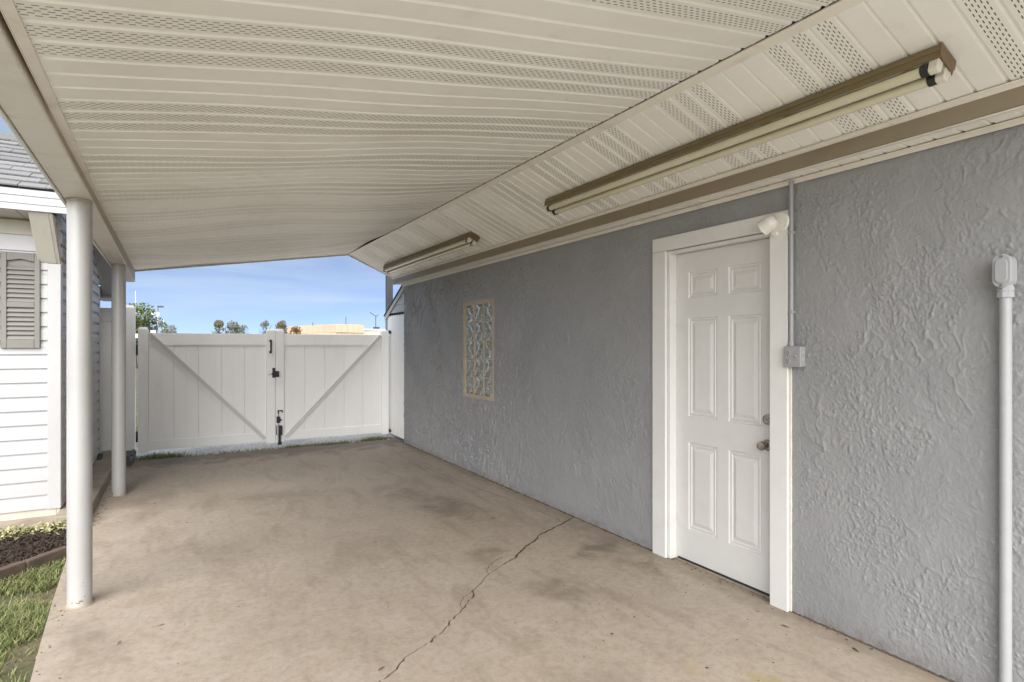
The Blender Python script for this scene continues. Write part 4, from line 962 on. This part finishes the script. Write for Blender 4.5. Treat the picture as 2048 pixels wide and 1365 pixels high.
tag(MB().box(-.842, 8.35, .101, -.80, 8.43, .16).hexa([(-.842, 8.27, .101), (-.80, 8.27, .101), (-.80, 8.349, .101), (-.842, 8.349, .101), (-.842, 8.29, .15), (-.80, 8.29, .15), (-.80, 8.349, .16), (-.842, 8.349, .16)]).build('downspout_foot', M['black_plastic'], None, bevel=.006), 'black downspout elbow at the far bottom corner of the shed', 'downspout')
# concrete pad and curb round the shed
struct(MB().box(-4, 5.70, -.05, -.86, 9.6, .058).build('shed_pad', M['curb'], None, bevel=.01, seg=2))
cb = MB(); cb.box(-.859, 5.72, -.05, -.65, 7.10, .100); struct(cb.build('curb', M['curb'], None, bevel=.010, seg=2))
cb = MB(); cb.box(-.859, 7.104, -.05, -.65, 8.93, .103); struct(cb.build('curb', M['curb'], None, bevel=.010, seg=2))

# ------------------------------------------------------------------ mulch bed
eg = thing('garden_edging', 'brown block edging between the lawn and the mulch bed', 'edging', (-.9, 4.75, -.03))
A_, B2 = Vector((-.66, 5.02, 0)), Vector((-.98, 4.66, 0)); dd = (B2-A_).normalized(); nd = Vector((dd.y, -dd.x, 0))
if nd.y < 0: nd = -nd
L_ = .30
for k in range(9):
    a = A_+dd*(k*L_+.002); b = A_+dd*((k+1)*L_-.003); r_ = random.uniform(-.004, .004)
    q = [a, b, b+nd*.055, a+nd*.055]
    MB().hexa([(p.x, p.y, -.06) for p in q]+[(p.x, p.y, .052+r_) for p in q]).build('edging_block', M['edging'], eg, bevel=.008, seg=2)
bed = MB(); q = [A_+nd*.05, A_+dd*2.62+nd*.05]
bed.add([(q[0].x, q[0].y, .012), (q[1].x, q[1].y, .012), (-2.55, 5.72, .02), (-.64, 5.74, .02), (-.655, 5.4, .012)], [(0, 1, 2, 3, 4)]); struct(bed.build('mulch_bed', M['mulch']))
def inbed(x, y):
    v = Vector((x, y, 0))-A_; return v.dot(nd) > .045 and y < 5.72 and x < -.655
mc = MB(); n = 0
while n < 7000:
    x, y = random.uniform(-2.5, -.655), random.uniform(3.2, 5.7)
    if not inbed(x, y): continue
    n += 1; a = random.uniform(0, 6.28); l_, w_, hh = random.uniform(.014, .045), random.uniform(.006, .014), random.uniform(.004, .012); tz = random.uniform(-.5, .5)
    z0 = .016+random.uniform(0, .022); c_, s_ = math.cos(a), math.sin(a); vs = []
    for dz in (0, hh):
        for p, q_ in ((-l_, -w_), (l_, -w_*.6), (l_*.8, w_), (-l_*.9, w_*.7)): vs.append((x+.5*(p*c_-q_*s_), y+.5*(p*s_+q_*c_), z0+dz+.5*p*tz))
    mc.hexa(vs)
stuff(mc.build('mulch_chips', M['mulch']))
gc = MB(); gc.tint = []
for _ in range(2600):
    x = random.uniform(-1.9, -.68); y = random.gauss(5.60, .075)
    if y > 5.74: continue
    z = .02+random.random()**1.5*.055; a = random.uniform(0, 6.28); r_ = random.uniform(.006, .017); tx, ty = random.uniform(-.8, .8), random.uniform(-.8, .8)
    c_, s_ = math.cos(a), math.sin(a)
    gc.add([(x+p*c_-q_*s_, y+p*s_+q_*c_, z+p*tx+q_*ty) for p, q_ in ((-r_, 0), (0, -r_*.5), (r_, 0), (0, r_*.5))], [(0, 1, 2, 3)]); gc.tint += [random.random()]*4
stuff(gc.build('ground_cover', M['sedum']))
tag(MB().prism([(-1.235, 4.88), (-1.195, 4.86), (-1.175, 4.90), (-1.21, 4.915)], 'z', .045, .052).build('white_scrap', M['casing_white']), 'small white scrap lying on the mulch at the left edge', 'scrap')

# ------------------------------------------------------------------ grass
def blades(n, fx, hmin, hmax, name, mat=None, z0=-.045):
    vs = []; fs = []; ti = []
    for _ in range(n):
        r_ = fx()
        if r_ is None: continue
        x, y, s_ = r_; a = random.uniform(0, 6.28); hgt = random.uniform(hmin, hmax)*s_; w_ = random.uniform(.0016, .0032); l_ = random.uniform(.4, 1.9)*hgt
        c_, q_ = math.cos(a), math.sin(a); b = len(vs); px, py = -q_*w_, c_*w_
        vs += [(x-px, y-py, z0), (x+px, y+py, z0), (x+c_*l_*.35+px*.8, y+q_*l_*.35+py*.8, z0+hgt*.62), (x+c_*l_*.35-px*.8, y+q_*l_*.35-py*.8, z0+hgt*.62), (x+c_*l_, y+q_*l_, z0+hgt)]
        fs += [(b, b+1, b+2, b+3), (b+3, b+2, b+4)]; t_ = random.random()**1.4; ti += [t_*.5, t_*.5, t_*.8+.1, t_*.8+.1, t_]
    mb = MB(); mb.v = vs; mb.f = fs; mb.mi = [0]*len(fs); mb.tint = ti
    return stuff(mb.build(name, mat or M['grass']))
def sle(y):
    ys_ = [0]+[p[1] for p in SLE]; xs_ = [-.40]+[p[0] for p in SLE]; return float(np.interp(y, ys_, xs_))
from mathutils import noise as mno
def lawn():
    x, y = random.uniform(-2.6, -.42), random.uniform(2.3, 5.1)
    if x > sle(y)-.012 or (Vector((x, y, 0))-A_).dot(nd) > -.01: return None
    v = mno.noise(Vector((x*3.1, y*3.1, .3)))+.5*mno.noise(Vector((x*9, y*9, 2)))
    e = min(1, (sle(y)-x)/.10)
    if v < -.22+.35*(1-e): return None if random.random() < .88 else (x, y, .5)
    return (x, y, .6+.5*max(0, min(1, v+.5)))
blades(90000, lawn, .018, .060, 'lawn_grass')
def tufts():
    k = random.random()
    if k < .30: x, y = random.gauss(-.22, .14), random.gauss(8.82, .10)
    elif k < .42: x, y = random.gauss(2.62, .12), random.gauss(8.85, .06)
    elif k < .75: x, y = random.uniform(-.3, 2.7), random.gauss(8.68, .03)
    else: x, y = random.uniform(1.3, 2.2), random.gauss(8.70, .05)
    return (x, y, 1.0) if y > 8.62 else None
blades(4200, tufts, .02, .07, 'weed_tufts', None, -.035)
def field():
    return (random.uniform(-3.2, -.45), random.uniform(9.4, 13), 1.5)
blades(5000, field, .05, .12, 'rough_grass')
gv = MB()
for _ in range(3200):
    x, y = random.uniform(-.45, 2.85), 8.62+random.random()**1.5*2.2; crumb(gv, x, y, random.uniform(.006, .016), random.uniform(.006, .014), -.035)
stuff(gv.build('gravel_stones', M['gravel']))

# ------------------------------------------------------------------ far background
def foliage(mb, blobs, n, size):
    for _ in range(n):
        c_ = random.choices(blobs, [b[3]*b[4]*b[5] for b in blobs])[0]
        while True:
            p = np.array([random.uniform(-1, 1) for _ in range(3)]); r_ = np.linalg.norm(p)
            if .35 < r_ < 1 and random.random() < r_: break
        p = p*(1+.18*mno.noise(Vector(p*2.4+c_[0])))
        x, y, z = c_[0]+p[0]*c_[3], c_[1]+p[1]*c_[4], c_[2]+p[2]*c_[5]
        a = Vector((random.gauss(0, 1), random.gauss(0, 1), random.gauss(0, 1))).normalized(); b = a.orthogonal().normalized()*size*random.uniform(.5, 1.2); d_ = a.cross(b).normalized()*size*random.uniform(.4, .9)
        v = Vector((x, y, z)); mb.add([v-b, v-d_, v+b, v+d_], [(0, 1, 2, 3)]); tn = min(1, max(0, random.gauss(.42, .25))); mb.tint += [tn]*4
def tree(label, x, y, zt, wd, mat, n=900, size=.16, group='trees beyond the gate', spire=False):
    t_ = thing('tree', label, 'tree', (x, y, -.05), group)
    tr = MB(); hh = zt*.62; tr.lathe([(0, .16), (hh*.4, .11), (hh, .05)], (x, y, -.05), (random.uniform(-.05, .05), 0, 1), 10)
    for k in range(6):
        a = k*1.05+random.random(); b0 = Vector((x, y, hh*(.45+.08*k))); b1 = b0+Vector((math.cos(a)*wd*.33, math.sin(a)*wd*.33, zt*.22)); tr.tube(b0, b1, .045, 6, .015)
    tr.build('trunk', M['bark'], t_)
    mb = MB(); mb.tint = []; bl = []
    for k in range(24):
        a = random.uniform(0, 6.28); rr_ = random.uniform(0, .36)*wd; f = random.uniform(.32, .86)
        if spire: rr_ *= (1.1-f)
        r_ = wd*random.uniform(.07, .20); bl.append((x+math.cos(a)*rr_, y+math.sin(a)*rr_, zt*f, r_, r_, min(r_*.85, zt*(1-f)+.1)))
    foliage(mb, bl, int(n*2.2), size*.72); mb.build('crown', mat, t_)
def at(u, y): 
    a = (u-1024)/1150; s_, c_ = math.sin(R(30.0018)), math.cos(R(30.0018)); return y*(s_+a*c_)/(c_-a*s_)
tree('bright green bushy tree showing beside the tall fence post', -2.5, 44, 4.3, 3.9, M['leaf_green'], 1500, .12)
tree('grey green tree just right of the light poles', -.9, 62, 4.2, 3.0, M['leaf_grey'], 900, .13)
tree('olive tree with a pointed crown, left of the pair over the gate middle', 3.75, 72, 4.75, 2.9, M['leaf_olive'], 900, .14, spire=True)
tree('wide low olive tree right of the pointed one behind the left gate leaf', 5.75, 74, 4.4, 3.9, M['leaf_olive'], 1000, .15)
tree('thin grey spiky tree directly above the centre gate posts', 9.1, 76, 5.3, 2.4, M['leaf_grey'], 420, .13, spire=True)
tree('olive tree between the gate handle and the peach building', 10.9, 76, 5.1, 3.0, M['leaf_olive'], 900, .14, spire=True)
tree('rust tinged bush at the left end of the peach building', 12.5, 76, 4.2, 2.2, M['leaf_rust'], 500, .13)
for i, (x, y, zt) in enumerate(((-4.45, 124, 7.0), (-3.5, 124, 7.6), (-2.62, 124, 6.2))):
    t_ = thing('light_pole', ['leftmost slim pole with pale lamp head beyond the gate', 'tallest light pole of the three, with dark lamp head', 'shortest bare pole, rightmost of the three'][i], 'light pole', (x, y, 0), 'light poles beyond the gate')
    MB().tube((x, y, -.05), (x, y, zt), .09, 8).build('pole', M['pale_metal'], t_)
    if i == 0: MB().box(x-.1, y-.1, zt, x+1.2, y+.1, zt+.4).build('lamp_head', M['white_roof'], t_)
    if i == 1: MB().box(x-.1, y-.1, zt+.8, x+.9, y+.1, zt+1.1).tube((x, y, zt), (x, y, zt+.8), .05).build('lamp_head', M['dark_grey'], t_)
tag(MB().box(-4.0, 100, 2.2, -2.9, 100.1, 4.1).box(-3.9, 100.02, -.05, -3.8, 100.08, 2.2).build('blue_board', M['blue_board']), 'small blue board behind the left gate leaf near the light poles', 'board')
tag(MB().tube((-4.2, 75, 0), (-4.2, 75, 7.4), .05, 8).build('antenna_mast', M['pale_metal']), 'thin mast rising behind the tall fence post', 'mast')
wh = thing('warehouse', 'low peach and cream warehouse beyond the right gate leaf', 'warehouse', (22, 92, 0))
c0, c1, c2 = (16.2, 107), (20.9, 91), (25.6, 92)
def wallseg(mb, a, b, z0, z1, th=.3):
    a = Vector((*a, 0)); b = Vector((*b, 0)); d_ = (b-a).normalized(); n_ = Vector((-d_.y, d_.x, 0))*th
    mb.hexa([(p.x, p.y, z0) for p in (a, b, b+n_, a+n_)]+[(p.x, p.y, z1) for p in (a, b, b+n_, a+n_)])
lw = MB(); wallseg(lw, c0, c1, -.05, 3.45); wallseg(lw, c1, c2, -.05, 3.45); lw.build('wall', M['cream_wall'], wh)
for a, b, n in ((c0, c1, 9), (c1, c2, 5)):
    for k in range(n):
        p = (a[0]+(b[0]-a[0])*(k+.02)/n, a[1]+(b[1]-a[1])*(k+.02)/n-.25); q = (a[0]+(b[0]-a[0])*(k+.98)/n, a[1]+(b[1]-a[1])*(k+.98)/n-.25)
        m_ = MB(); wallseg(m_, p, q, 3.46, 4.72, .2); m_.build('parapet_panel', M['peach'], wh)
rw = MB(); wallseg(rw, (25.75, 94), (30.5, 94), -.05, 3.9); rw.build('wall', M['cream_wall'], wh)
rw = MB(); wallseg(rw, (25.6, 93.8), (30.5, 93.8), 3.95, 4.15); rw.build('roof_edge', M['white_roof'], wh)
for x, zt in ((23.0, 6.0), (17.9, 5.0)):
    MB().tube((x, 93, 4.5), (x, 93, zt), .05, 6).build('antenna', M['dark_grey'], wh)
an = MB(); an.tube((28.3, 94.5, 4.0), (28.3, 94.5, 6.4), .06, 6); an.tube((28.3, 94.5, 6.3), (27.3, 94.5, 6.9), .05, 6); an.tube((28.3, 94.5, 6.2), (28.8, 94.5, 6.6), .05, 6); an.box(27.9, 94.3, 4.15, 28.9, 94.6, 4.5); an.build('antenna', M['dark_grey'], wh)

for o in bpy.data.objects:
    if '_o' in o: del o['_o']
